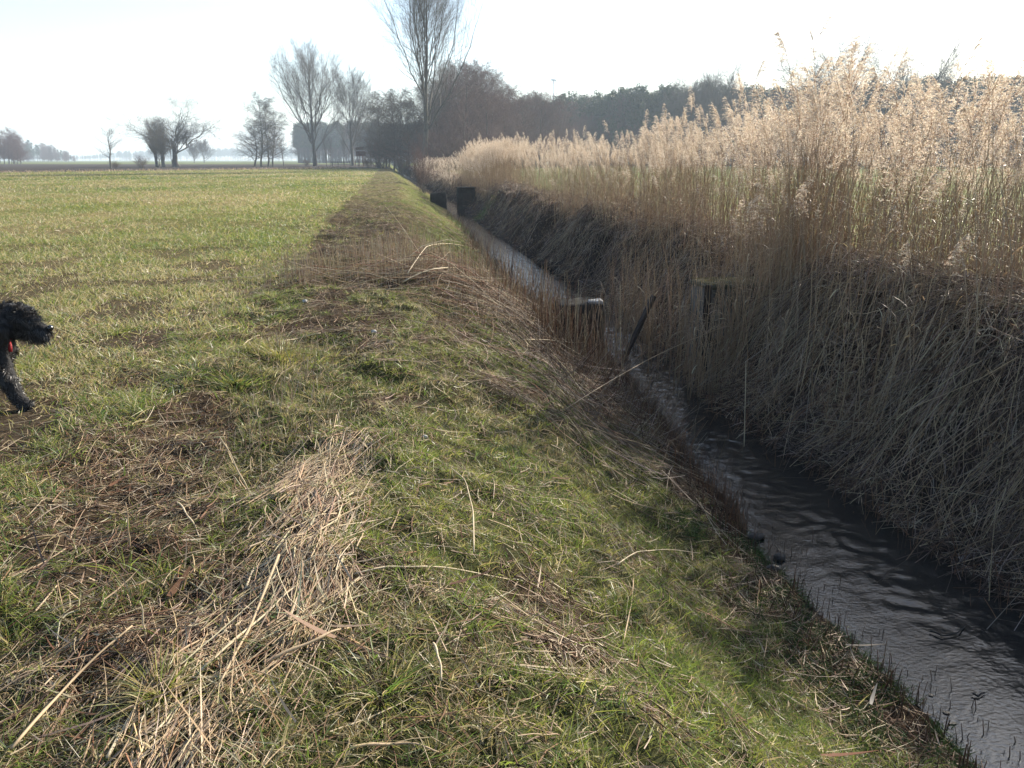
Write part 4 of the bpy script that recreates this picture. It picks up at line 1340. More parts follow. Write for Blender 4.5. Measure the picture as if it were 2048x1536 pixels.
# woods far off that read as one mass
def pine_proto(seed, h=20.0):
    rng = np.random.default_rng(seed)
    b_ = MB()
    K = 8
    T = polyline(np.zeros((1, 3)), np.array([[0, 0, 1.0]]), np.array([h]), K, None, 0.015, rng)
    R = np.linspace(0.22, 0.03, K)[None]
    tubes(b_, T, R, (0.10, 0.062, 0.045), 6, 1)
    C1, R1 = grow(rng, T, R, 34, 0.42, 1.0, 1.15, 0.22, lambda t, r: (0.20 * np.clip(1.15 - t, 0.1, 1) ** 0.6) * r, 5, 0.10, 0.1, 0.35, rmin=0.03)
    tubes(b_, C1, R1, (0.06, 0.045, 0.035), 3, 1)
    n = 1500
    i, k = rng.integers(0, len(C1), n), rng.integers(1, 5, n)
    P = C1[i, k] + rng.normal(0, 0.36, (n, 3))
    D = nrm(rng.normal(0, 1, (n, 3)) + np.array([0, 0, 0.4]))
    ribbons(b_, P, D, np.zeros((n, 3)), rng.uniform(0.35, 0.75, n), rng.uniform(0.16, 0.34, n), nrm(np.cross(D, rng.normal(0, 1, (n, 3)))),
            pick(np.array([[0.042, 0.066, 0.030], [0.030, 0.050, 0.026], [0.055, 0.075, 0.030]]), n, rng), 2, 0)
    return proto('pine', b_, [M_NEEDLE, M_BARK])


def broad_proto(seed, h=17.0):
    tr, cr = make_tree(np.random.default_rng(seed), 'redalder', h)
    tr.V += cr.V; tr.C += cr.C
    off = sum(len(v) for v in tr.V) - cr.n
    tr.Q += [q + off for q in cr.Q]; tr.QM += [np.full(len(q), 1, np.int32) for q in cr.Q]
    tr.T += [q + off for q in cr.T]; tr.TM += [np.full(len(q), 1, np.int32) for q in cr.T]
    return proto('broadleaf', tr, [M_BARK, M_TWIG])


PINES = [pine_proto(s) for s in (81, 82, 83, 84, 85)]
BROAD = [broad_proto(s) for s in (91, 92, 93)]


def wood(name, px0, px1, d0, d1, n, h0, h1, bshare, lab, cat='wood', prof=None):
    px = RNG.uniform(px0, px1, n)
    d = RNG.uniform(d0, d1, n)
    P = np.array([spot(a_, b_) for a_, b_ in zip(px, d)])
    h = RNG.uniform(h0, h1, n) * (1 if prof is None else prof(px))
    br = RNG.uniform(0, 1, n) < bshare
    idx = np.where(br, 5 + RNG.integers(0, 3, n), RNG.integers(0, 5, n))
    scatter(name, PINES + BROAD, P - np.array([0, 0, 0.2]), RNG.uniform(0, 6.28, n), RNG.normal(0, 0.03, (n, 2)), h / np.where(br, 17.0, 20.0), idx, label=lab, category=cat, kind='stuff')


hp = lambda px: 0.86 * np.interp(px, [950, 1120, 1250, 1420, 1500, 1600, 1750, 1900, 2100, 2400], [0.9, 0.97, 1.05, 1.10, 1.04, 1.04, 1.06, 1.1, 1.05, 1.0])
wood('pine_wood', 980, 2500, 250, 300, 1000, 20.5, 24.5, 0.14, 'hazy bluish pine wood behind the meadow and the reeds', prof=hp)
wood('undergrowth_wood', 980, 2500, 244, 256, 330, 7.0, 14.0, 0.75, 'hazy lower shrubs and young trees along the foot of the pine wood')
wood('blue_wood', 596, 990, 470, 560, 620, 17.5, 22, 0.1, 'blue hazy pine wood seen between the field corner trees')
wood('left_grove', -420, 47, 380, 440, 170, 10, 15.0, 0.97, 'purplish brown leafless grove at the left edge of the field', cat='grove',
     prof=lambda px: np.interp(px, [-420, 0, 28, 47], [1, 1.0, 0.9, 0.6]))
wood('hazy_grove', 46, 150, 760, 860, 60, 9, 18, 0.8, 'pale hazy grove behind the grove at the left edge', cat='grove', prof=lambda px: np.interp(px, [46, 90, 150], [0.95, 0.9, 0.35]))
wood('far_wood', -500, 620, 1750, 2150, 1500, 14, 19, 0.1, 'faint blue wood along the horizon on the left', prof=lambda px: np.interp(px, [100, 180, 240, 420, 620], [0.5, 0.6, 1.0, 1.35, 1.5]))

# dry grass strip and reeds at the far edge of the crop
mb = MB()
n = 5200
u = RNG.uniform(-150, -8, n)
v = crop_end(u) + RNG.normal(0, 1.0, n)
tall_ = np.where((u < -55) & (RNG.uniform(0, 1, n) < 0.5), 1.6, 0.55)
blades(mb, seated(u, v), tall_ * RNG.uniform(0.5, 1.0, n), RNG.uniform(0.04, 0.10, n), pick(TAN * 0.95, n), 0.5, 0.5, seg=2)
mb.build('field_edge_grass', M_STRAW, smooth=False, label='strip of dry tan grass along the far edge of the green field', category='grass', kind='stuff')
# ------------------------------------------------------------------ built things
# weir: an abutment on either bank, with the iron slot post and a fallen beam
o = empty('weir_abutment', (4.62, 10.45, 0), 0, label='mossy concrete weir abutment on the reed side of the stream', category='weir')
mb = MB()
rbox(mb, (-0.50, -0.30, -1.75), (0.62, 0.34, -0.05), (1, 1, 1), 0, 16, 0.012, 3, 0.05)
mb.build('concrete_block', M_CONC, o)
mb = MB()
rbox(mb, (-0.52, -0.32, -0.07), (0.64, 0.36, 0.01), (1, 1, 1), 0, 18, 0.022, 4, 0.04)
mb.build('coping', M_CONCM, o)
moss = MB()
n = 3200
q = np.stack([RNG.uniform(-0.5, 0.6, n), RNG.uniform(-0.33, 0.36, n), np.full(n, 0.012)], -1)
blades(moss, q, RNG.uniform(0.012, 0.035, n), 0.007, pick(np.array([[0.09, 0.085, 0.035], [0.13, 0.11, 0.06]]), n), 0.9, 0.5, seg=2)
moss.build('moss', M_GRASS, o, smooth=False, kind='stuff')

o = empty('weir_abutment', (2.52, 11.3, 0), 0, label='broken weir abutment among the stubble on the near bank', category='weir')
mb = MB()
rbox(mb, (-0.20, -0.25, -1.75), (0.48, 0.30, -0.36), (1, 1, 1), 0, 14, 0.016, 5, 0.06)
mb.build('concrete_block', M_CONCD, o)
mb = MB()
rbox(mb, (0.24, -0.22, -0.39), (0.45, -0.06, -0.32), (1, 1, 1), 0, 10, 0.022, 8, 0.03)
mb.build('broken_edge', M_STONEG, o, label='freshly broken pale edge of the concrete')

# channel iron standing in front of the abutment
ib = np.array([4.00, 9.85])
mb = MB()
rbox(mb, (-0.045, -0.010, -1.7), (0.045, 0.010, 0.06), (1, 1, 1), 0, 8, 0.001, 1, 0.004)
mb2 = MB()
for s in (-1, 1):
    rbox(mb2, (s * 0.040 - 0.007, -0.06, -1.7), (s * 0.040 + 0.007, -0.0115, 0.055), (1, 1, 1), 0, 8, 0.001, 2, 0.003)
o = empty('channel_iron', (ib[0], ib[1], 0.0), -0.35, label='upright rusty channel iron post in front of the mossy abutment', category='post')
mb.build('web', M_RUST, o)
mb2.build('flange', M_RUST, o)
mb = MB()
for z in (-0.18, -0.42, -0.66):
    tubes(mb, np.array([[[0.048, 0.0, z], [0.10, 0.03, z + 0.004], [0.15, 0.06, z]]]), np.array([[0.011, 0.011, 0.011]]), (1, 1, 1), 8, cap=True)
mb.build('bolt', M_RUST, o)


def beam(name, a, b, w_, t_, mat, **tags):
    a, b = np.array(a), np.array(b)
    L = float(np.linalg.norm(b - a))
    mb_ = MB()
    rbox(mb_, (-w_ / 2, -t_ / 2, 0), (w_ / 2, t_ / 2, L), (1, 1, 1), 0, 12, 0.004, 9, 0.008)
    ob = mb_.build(name, mat, None, loc=a, **tags)
    ob.rotation_euler = Vector(b - a).to_track_quat('Z', 'Y').to_euler()
    return ob


a_ = on_plane(1233, 748, WATER - 0.05)
d_ = ray(1308, 592)
b_ = np.array([0, 0, CAMH]) + d_ * ((a_[1] + 0.25) / d_[1])
beam('leaning_beam', a_, b_, 0.075, 0.055, M_WOOD, label='dark rotten beam leaning over the stream between the weir abutments', category='beam')

# the old outlet further up the ditch
o = empty('outlet_abutment', (4.74, 50.6, 0), 0.05, label='black square concrete outlet in the reed bank further up the ditch', category='weir')
mb = MB()
rbox(mb, (-0.60, -0.4, -1.8), (0.45, 0.5, -0.08), (1, 1, 1), 0, 8, 0.02, 6, 0.05)
mb.build('concrete_block', M_CONCD, o)
mb = MB()
rbox(mb, (-0.64, -0.45, -0.08), (0.50, 0.5, 0.02), (1, 1, 1), 0, 8, 0.015, 7, 0.03)
mb.build('coping', M_CONCD, o)
mb = MB()
rbox(mb, (-0.32, -0.435, -1.5), (0.22, -0.405, -0.32), (0.2, 0.2, 0.2), 0, 4, 0.002, 7, 0.01)
mb.build('sluice_board', M_WOOD, o)
mb = MB()
rbox(mb, (-0.55, -0.4, -0.5), (0.42, 0.35, 0.62), (1, 1, 1), 0, 8, 0.05, 12, 0.12)
mb.build('outlet_stump', M_CONCD, loc=(3.05, 51.0, -0.95), label='dark low stump of masonry on the grassy bank facing the black outlet', category='weir')

# raised hide at the wood edge
p = spot(722, 222)
o = empty('hunting_hide', (p[0], p[1], 0), 0.5, label='reddish wooden raised hunting hide on stilts at the wood edge', category='hide')
S4 = [(-0.9, -0.9), (0.9, -0.9), (0.9, 0.9), (-0.9, 0.9)]
for x, y in S4:
    mb = MB()
    tubes(mb, np.array([[[x * 1.35, y * 1.35, -0.2], [x, y, 2.6]]]), np.array([[0.09, 0.08]]), (1, 1, 1), 7, cap=True)
    mb.build('leg', M_WOODR, o)
mb = MB()
rbox(mb, (-1.0, -1.0, 2.6), (1.0, 1.0, 2.72), (1, 1, 1), 0, 4, 0.01, 3, 0.02)
mb.build('platform', M_WOODR, o)
mb = MB()
for (x0, y0, x1, y1) in ((-0.95, -0.95, 0.95, -0.89), (-0.95, 0.89, 0.95, 0.95), (-0.95, -0.885, -0.89, 0.885), (0.89, -0.885, 0.95, 0.885)):
    rbox(mb, (x0, y0, 2.723), (x1, y1, 3.75), (1, 1, 1), 0, 4, 0.006, 3, 0.01)
    rbox(mb, (x0, y0, 4.15), (x1, y1, 4.5), (1, 1, 1), 0, 4, 0.006, 3, 0.01)
for x, y in S4:
    rbox(mb, (x * 0.97 - 0.05, y * 0.97 - 0.05, 3.753), (x * 0.97 + 0.05, y * 0.97 + 0.05, 4.147), (1, 1, 1), 0, 2, 0, 3, 0.01)
mb.build('cabin', M_WOODR, o)
mb = MB()
mb.add([(-1.2, -1.25, 4.75), (1.2, -1.25, 4.75), (1.2, 1.2, 4.52), (-1.2, 1.2, 4.52), (-1.2, -1.25, 4.82), (1.2, -1.25, 4.82), (1.2, 1.2, 4.59), (-1.2, 1.2, 4.59)],
       [(3, 2, 1, 0), (4, 5, 6, 7), (0, 1, 5, 4), (1, 2, 6, 5), (2, 3, 7, 6), (3, 0, 4, 7)], None)
mb.build('roof', M_WOODR, o, smooth=False)
mb = MB()
for s in (-0.25, 0.25):
    tubes(mb, np.array([[[s, -2.1, 0], [s, -1.05, 2.7]]]), np.array([[0.04, 0.04]]), (1, 1, 1), 6, cap=True)
for k in range(7):
    t = 0.1 + k * 0.13
    tubes(mb, np.array([[[-0.25, -2.1 + 1.05 * t, 2.7 * t], [0.25, -2.1 + 1.05 * t, 2.7 * t]]]), np.array([[0.03, 0.03]]), (1, 1, 1), 6)
mb.build('ladder', M_WOODR, o)

# rail fence at the far end of the field
pa, pb = spot(664, 232), spot(700, 228)
o = empty('rail_fence', (pa[0], pa[1], 0), math.atan2(pb[1] - pa[1], pb[0] - pa[0]), label='low grey wooden rail fence under the trees at the far field end', category='fence')
Lf = float(np.linalg.norm(pb - pa))
for k in range(4):
    mb = MB()
    rbox(mb, (Lf * k / 3 - 0.07, -0.07, -0.3), (Lf * k / 3 + 0.07, 0.07, 1.25), (1, 1, 1), 0, 4, 0.006, 2, 0.02)
    mb.build('post', M_WOOD, o)
for z in (0.5, 0.98):
    mb = MB()
    rbox(mb, (-0.2, -0.115, z), (Lf + 0.2, -0.073, z + 0.14), (1, 1, 1), 0, 6, 0.006, 2, 0.01)
    mb.build('rail', M_WOOD, o)

# wind turbine behind the pine wood
p = spot(1105, 760)
hub = top_height(160, 1105, 760)
o = empty('wind_turbine', p, rad(8), label='pale wind turbine rising behind the pine wood', category='turbine')
mb = MB()
tubes(mb, np.array([[[0, 0, 0], [0, 0, hub * 0.5], [0, 0, hub - 0.6]]]), np.array([[1.15, 0.85, 0.55]]), (1, 1, 1), 14, cap=True)
mb.build('tower', M_WHITE, o)
mb = MB()
tubes(mb, np.array([[[-2.6, 0, hub], [-2.2, 0, hub], [0.6, 0, hub + 0.05], [1.9, 0, hub]]]), np.array([[0.35, 0.8, 0.9, 0.6]]), (1, 1, 1), 12, cap=True)
mb.build('nacelle', M_WHITE, o)
mb = MB()
tubes(mb, np.array([[[1.92, 0, hub], [2.3, 0, hub], [2.7, 0, hub]]]), np.array([[0.55, 0.5, 0.1]]), (1, 1, 1), 12, cap=True)
mb.build('hub', M_WHITE, o)
for k in range(3):
    a = rad(96 + 120 * k)
    d = np.array([0, math.cos(a), math.sin(a)])
    mb = MB()
    Pb = np.array([[2.3, 0, hub]]) + d[None] * np.array([[0.4], [1.6], [4.0], [7.2]])
    V = np.concatenate([Pb[:, None] + np.array([[0.05 * s1, 0, 0]]) * 1 + np.cross(d, [1, 0, 0])[None, None] * (s2 * np.array([0.18, 0.45, 0.33, 0.10]))[:, None, None] + np.array([s2 * 0.12, 0, 0]) * 1
                        for s1, s2 in ((-1, -1), (1, -1), (1, 1), (-1, 1))], 1)
    Q = [(4 * i + j, 4 * i + (j + 1) % 4, 4 * i + 4 + (j + 1) % 4, 4 * i + 4 + j) for i in range(3) for j in range(4)] + [(3, 2, 1, 0), (12, 13, 14, 15)]
    mb.add(V.reshape(-1, 3), Q)
    mb.build('blade', M_WHITE, o)

# ------------------------------------------------------------------ single stalks one can point at
def stalk(pts, r, col, label, name='fallen_reed_stalk', cat='reed stalk', lift=0.02, z=None):
    G = []
    for i, q in enumerate(pts):
        if len(q) == 3:
            G.append(q)
        else:
            G.append(on_ground(q[0], q[1], lift))
    G = np.array(G, float)
    t = np.linspace(0, 1, len(G))
    tt = np.linspace(0, 1, 14)
    P = np.stack([np.interp(tt, t, G[:, i]) for i in range(3)], -1)
    L = np.linalg.norm(P[-1] - P[0])
    P += nrm(np.array([0.3, 0.5, 0.8])) * (np.sin(tt * math.pi) * 0.014 * L + 0.004 * np.sin(tt * 11))[:, None]
    P[:, 2] = np.maximum(P[:, 2], np.where(P[:, 0] < edge_l(P[:, 1]), height(P[:, 0], P[:, 1]) + r, WATER - 0.06))
    b_ = MB()
    R = np.linspace(1, 0.55, 14) * r
    R[[3, 7, 11]] *= 1.25                                        # nodes of the reed
    tubes(b_, (P - P[0])[None], R[None], col, 7, cap=True)
    return b_.build(name, M_STRAW, loc=P[0], label=label, category=cat)


LT, MT, DK = (0.55, 0.45, 0.30), (0.42, 0.31, 0.19), (0.13, 0.085, 0.055)


def up_from(px, py, qx, qy, dv=0.0):
    """base on the ground at (px,py), tip seen at (qx,qy) at about the same distance"""
    a = on_ground(px, py, 0.0)
    d = ray(qx, qy)
    k = (a[1] + dv) / d[1]
    return [tuple(a), tuple(np.array([0, 0, CAMH]) + d * k)]


stalk([(30, 1528), (150, 1390), (269, 1275)], 0.0048, MT, 'longest pale stalk, lying slantwise in the lower left corner', lift=0.05)
stalk([(217, 1529), (283, 1409)], 0.0048, LT, 'short thick pale stalk lying at the lower left edge, pointing up and right')
stalk(up_from(500, 990, 440, 872), 0.0040, LT, 'pale stalk leaning left, standing alone in the grass of the bank top', 'leaning_reed_stalk')
stalk([(358, 1014), (400, 1080)], 0.0042, LT, 'short light stalk lying on brown litter left of the straw swath')
stalk(up_from(260, 1100, 252, 1004), 0.0036, MT, 'upright brown stalk stump in the dark litter at the left', 'standing_reed_stalk')
stalk(up_from(291, 1280, 281, 1200), 0.0036, LT, 'upright pale stump in dark litter above the big grass tuft', 'standing_reed_stalk')
stalk([(508, 1147), (478, 1225), (452, 1300)], 0.0048, LT, 'thick pale stalk of the straw swath with a sharp kink at its top')
stalk([(508, 1146), (600, 1172)], 0.0040, LT, 'thin pale stalk running right from the kink of the straw swath')
stalk([(560, 1135), (500, 1290), (440, 1400)], 0.0052, MT, 'long bent stalk along the middle of the straw swath', lift=0.05)
stalk([(405, 1370), (545, 1245), (600, 1190)], 0.0046, LT, 'long pale stalk along the right side of the straw swath', lift=0.05)
stalk([(340, 1330), (420, 1280), (490, 1262)], 0.0036, MT, 'slender stalk reaching from the big grass tuft to the straw swath')
stalk([(540, 1345), (640, 1300), (700, 1275)], 0.0060, MT, 'broad flat brown stalk lying right of the straw swath', lift=0.04)
stalk([(708, 1158), (780, 1147), (837, 1147), (905, 1152), (1015, 1165)], 0.0036, LT, 'long nearly level stalk lying in the near grass')
stalk([(1031, 1161), (1062, 1175), (1097, 1200)], 0.0036, MT, 'short stalk continuing to the right of the long level one')
stalk([(948, 1125), (945, 1040), (930, 985), (903, 952)], 0.0032, LT, 'crooked thin stalk curving up through the grass of the slope', lift=0.05)
stalk([(1234, 1143), (1275, 1122), (1330, 1117), (1400, 1116)], 0.0036, LT, 'curved pale stalk lying near the water edge of the slope', lift=0.04)
stalk([(1110, 1042), (1165, 1062)], 0.0036, MT, 'short tan stalk lying in mid slope grass')
stalk([(965, 972), (1020, 985), (1070, 1000)], 0.0034, MT, 'thin straight stalk lying across the green slope')
stalk([(807, 590), (870, 580), (982, 555)], 0.0075, LT, 'thick pale stalk lying across the reed heap by the stubble', lift=0.16)
stalk([(815, 580), (850, 540), (928, 506)], 0.0062, LT, 'pale arched stalk rising from the reed heap towards the stream', lift=0.20)
stalk(up_from(862, 545, 770, 411, 3.0), 0.0050, MT, 'very long thin stalk leaning far left out of the reed heap', 'leaning_reed_stalk')
stalk([(519, 675), (500, 685), (485, 696)], 0.0055, LT, 'small pale crooked stalk by the bright grass hump')
stalk([(642, 671), (590, 685), (529, 696)], 0.0052, LT, 'pale stalk lying behind the bright grass hump')
stalk([(400, 676), (440, 665), (478, 652)], 0.0052, MT, 'thin tan stalk lying where the bank meets the field')
stalk([(165, 815), (182, 845), (196, 880)], 0.0042, DK, 'dark stalk lying right of the front paw of the dog')
stalk([(1072, 757), (1150, 768), (1180, 775)], 0.0040, LT, 'white bleached stalk on the green patch above the stream')
stalk([(1045, 700), (1140, 712), (1250, 708)], 0.0045, LT, 'nearly level stalk sticking out over the stream from the strewn reeds', lift=0.12)
stalk([(1245, 1300), (1262, 1218), (1268, 1150)], 0.0032, MT, 'slim stalk rising through the lush grass near the water')
stalk([(868, 1325), (880, 1360), (885, 1400)], 0.0038, LT, 'upright pale stalk in the bottom middle grass', lift=0.07)
stalk([(700, 1510), (800, 1500), (880, 1515)], 0.0042, MT, 'tan stalk lying along the bottom edge of the grass')
stalk([(1050, 1500), (1100, 1478), (1110, 1435)], 0.0034, DK, 'dark crooked stem in the grass near the bottom edge')
a = on_plane(1488, 893, WATER)
d = ray(1492, 722)
stalk([tuple(a), tuple(np.array([0, 0, CAMH]) + d * (a[1] / d[1]))], 0.0052, LT, 'single tall pale stalk standing upright in the black water', 'standing_reed_stalk')
a = np.array([0, 0, CAMH]) + ray(985, 768) * (9.7 / ray(985, 768)[1])
stalk([tuple(on_ground(1130, 830, 0.05)), tuple(np.array([0, 0, CAMH]) + ray(1300, 725) * (9.2 / ray(1300, 725)[1])), tuple(np.array([0, 0, CAMH]) + ray(1480, 640) * (9.9 / ray(1480, 640)[1]))],
      0.0045, MT, 'long stalk slanting across the stream from the near bank to the abutment', 'leaning_reed_stalk')
stalk([tuple(on_plane(1345, 790, WATER)), tuple(np.array([0, 0, CAMH]) + ray(1500, 690) * (9.6 / ray(1500, 690)[1])), tuple(np.array([0, 0, CAMH]) + ray(1585, 610) * (9.8 / ray(1585, 610)[1]))],
      0.0042, MT, 'slanting stalk leaning against the front of the mossy abutment', 'leaning_reed_stalk')
for pts, lab in (([(1860, 1262), (1885, 1272), (1915, 1268), (1930, 1252)], 'black curved twig breaking the pale water surface'),
                 ([(1945, 1388), (1957, 1392), (1970, 1384)], 'small black twig floating on the pale water near the picture edge'),
                 ([(1305, 762), (1300, 775), (1306, 788)], 'small hooked black stick poking out of the stream by the weir')):
    G = [tuple(on_plane(x, y, WATER + 0.012)) for x, y in pts]
    stalk(G, 0.006, (0.02, 0.018, 0.016), lab, 'twig', 'twig')


def flat_leaf(px, py, L, wd, az, col, label):
    p = on_ground(px, py, 0.035)
    D = np.array([[math.cos(az), math.sin(az), 0.12]])
    b_ = MB()
    for s in (0.0, 0.0012):
        ribbons(b_, np.array([[0, 0, s]]), nrm(D), np.array([[0.05, -0.05, 0.16]]), np.array([L]), np.array([wd]), nrm(np.cross(D, [[0.25, 0, 1.0]])), col, 9, blunt=0.15)
    b_.build('dead_leaf', M_RLEAF, loc=p, label=label, category='leaf')


flat_leaf(340, 1210, 0.16, 0.030, 1.3, (0.20, 0.105, 0.055), 'curled red brown dead leaf left of the straw swath')
flat_leaf(672, 1295, 0.22, 0.026, 2.6, (0.36, 0.24, 0.16), 'broad tan dead leaf right of the straw swath')
flat_leaf(655, 1270, 0.20, 0.022, -0.5, (0.33, 0.24, 0.17), 'grey tan dead leaf crossing the broad tan one')
flat_leaf(1105, 965, 0.24, 0.030, -0.8, (0.26, 0.15, 0.085), 'brown dead reed leaf on the mid slope')
flat_leaf(900, 1185, 0.17, 0.020, 0.1, (0.22, 0.12, 0.07), 'dark brown dead leaf under the long level stalk')
flat_leaf(220, 985, 0.12, 0.022, 0.9, (0.30, 0.15, 0.08), 'orange brown curled leaf in the dark litter on the left')
flat_leaf(560, 1000, 0.18, 0.020, 0.3, (0.34, 0.23, 0.14), 'tan dead leaf at the head of the straw swath')
flat_leaf(1640, 1525, 0.22, 0.024, -0.3, (0.28, 0.13, 0.07), 'red brown dead leaf at the bottom edge by the water')
flat_leaf(1740, 1420, 0.16, 0.022, 0.9, (0.34, 0.30, 0.24), 'pale dead leaf on the dark weeds by the water')
flat_leaf(1690, 1300, 0.20, 0.022, -0.5, (0.30, 0.26, 0.21), 'greyish dead reed leaf lying on the muddy edge')


def grass_tuft(px, py, n, h, spread, tab, label):
    p = on_ground(px, py, -0.01)
    b_ = MB()
    a_ = unit_h(n)
    P0 = a_ * np.clip(np.abs(RNG.normal(0, 0.5 * spread, (n, 1))), 0, 1.1 * spread) * (0.5 + 1.0 * vnoise(a_[:, :1] * 2 + px, a_[:, 1:2] * 2, 161))
    P0[:, 2] = height(P0[:, 0] + p[0], P0[:, 1] + p[1]) - height(p[0], p[1])
    D = nrm(a_ * RNG.uniform(0.1, 0.9, (n, 1)) + np.array([0, 0, 1.0]))
    B = a_ * 0.5 + np.array([0, 0, -1.0]) * RNG.uniform(0.1, 0.8, (n, 1))
    ribbons(b_, P0, D, B, RNG.uniform(0.55, 1.1, n) * h, RNG.uniform(0.003, 0.0065, n), nrm(np.cross(D, unit_h(n) + 0.01)), pick(tab, n), 4)
    b_.build('grass_tuft', M_GRASS, smooth=False, loc=p, label=label, category='grass tuft')


YG = np.concatenate([GREEN[2:4], DRYG[:2]])
grass_tuft(318, 1392, 230, 0.17, 0.10, YG, 'big pale green grass tuft left of the straw swath at the bottom')
grass_tuft(560, 712, 1100, 0.13, 0.34, np.concatenate([GREEN[2:4], DRYG[:1]]), 'bright yellow green grass hump on the bank top')
grass_tuft(470, 765, 650, 0.12, 0.28, np.concatenate([GREEN, DRYG[:1]]), 'dark based green grass hump left of the bright one')
grass_tuft(760, 1395, 120, 0.20, 0.09, np.concatenate([GREEN[:2], YG]), 'long bladed grass tuft at the bottom middle')
grass_tuft(545, 635, 500, 0.11, 0.36, np.concatenate([GREEN[[1, 4, 0]], DRYG[:1]]), 'bluish green grass tuft where the bank meets the field')
grass_tuft(60, 740, 70, 0.24, 0.10, GREEN[[0, 2, 3]], 'long bright green blades behind the leg of the dog')
grass_tuft(235, 668, 90, 0.17, 0.12, GREEN[[0, 2, 3]], 'green cereal tuft in the field right of the dog')
grass_tuft(1240, 1215, 150, 0.12, 0.10, GREEN[[0, 1, 2]], 'lush dark green tuft on the lower slope')
grass_tuft(700, 1085, 110, 0.10, 0.09, GREEN[[0, 2]], 'fresh green tuft beside the head of the straw swath')

# green weed with small leaves beside the swath
p = on_ground(570, 1250, 0)
b_ = MB()
for k in range(16):
    a = RNG.uniform(0, 6.28)
    st_ = polyline(np.zeros((1, 3)), nrm(np.array([[math.cos(a), math.sin(a), RNG.uniform(0.3, 1.2)]])), np.array([RNG.uniform(0.06, 0.13)]), 8, None, 0.05)
    tubes(b_, st_, np.array([np.linspace(0.0012, 0.0006, 8)]), GREEN[1], 3)
    n = 14
    D = nrm(unit_h(n) + np.array([0, 0, 0.4]))
    ribbons(b_, st_[0, RNG.integers(1, 8, n)], D, np.zeros((n, 3)), RNG.uniform(0.008, 0.016, n), RNG.uniform(0.005, 0.008, n), nrm(np.cross(D, [0.0, 0, 1.0])), pick(GREEN[[1, 4]], n), 3, blunt=0.3)
b_.build('weed_plant', M_GRASS, smooth=False, loc=p, label='low dark green weed with tiny leaves beside the straw swath', category='weed')


def lump(name, p, s, mat, seed, label, cat, group=None):
    bm = bmesh.new()
    bmesh.ops.create_icosphere(bm, subdivisions=3, radius=1.0)
    for v_ in bm.verts:
        k_ = 0.75 + 0.5 * float(fbm(v_.co.x * 1.3 + seed, v_.co.y * 1.3 + v_.co.z * 1.7, seed, 3))
        v_.co = Vector((v_.co.x * s[0] * k_, v_.co.y * s[1] * k_, v_.co.z * s[2] * k_))
    me = bpy.data.meshes.new(name)
    for f_ in bm.faces:
        f_.smooth = True
    bm.to_mesh(me)
    bm.free()
    me.materials.append(mat)
    return link(name, me, loc=p, label=label, category=cat, group=group)


lump('pale_stone', on_ground(610, 608, 0.035), (0.030, 0.026, 0.020), M_STONE, 3, 'small whitish stone on the bank top behind the grass humps', 'stone')
lump('pale_stone', on_ground(748, 668, 0.02), (0.026, 0.020, 0.020), M_STONE, 5, 'small whitish pebble in the grass right of the humps', 'stone')
lump('pale_stone', on_ground(850, 880, 0.02), (0.018, 0.014, 0.012), M_STONE, 7, 'pale chip lying in the mid slope grass', 'stone')
lump('mud_clod', on_plane(1512, 1073, WATER + 0.02), (0.075, 0.045, 0.028), M_MUD, 9, 'largest black clod in the water by the near edge', 'clod')
lump('mud_clod', on_plane(1490, 1108, WATER + 0.02), (0.05, 0.035, 0.022), M_MUD, 11, 'black clod just before the largest one in the water', 'clod')
lump('mud_clod', on_plane(1560, 1115, WATER + 0.015), (0.045, 0.04, 0.03), M_MUD, 13, 'small black clod right of the largest one in the water', 'clod')
lump('mud_clod', on_plane(1545, 1140, WATER + 0.015), (0.06, 0.045, 0.04), M_MUD, 15, 'flat black clod nearest to the stubble in the water', 'clod')
for k, (x, y) in enumerate(((1812, 1390), (1862, 1390), (1893, 1425), (1905, 1447), (1838, 1412))):
    lump('mud_speck', on_plane(x, y, WATER + 0.004), (0.008 + 0.005 * (k % 4), 0.009 + 0.004 * (k % 3), 0.003), M_MUD, 20 + k, 'tiny dark mud lump in the quiet water near the bottom right', 'mud lump', 'tiny mud lumps in the quiet water')

# ------------------------------------------------------------------ the dog
paw = on_ground(66, 812)
DS = 1.0
dog = empty('dog', (paw[0], paw[1], paw[2]), -YAW - 0.05, label='black curly coated dog with a red collar walking in from the left', category='dog')


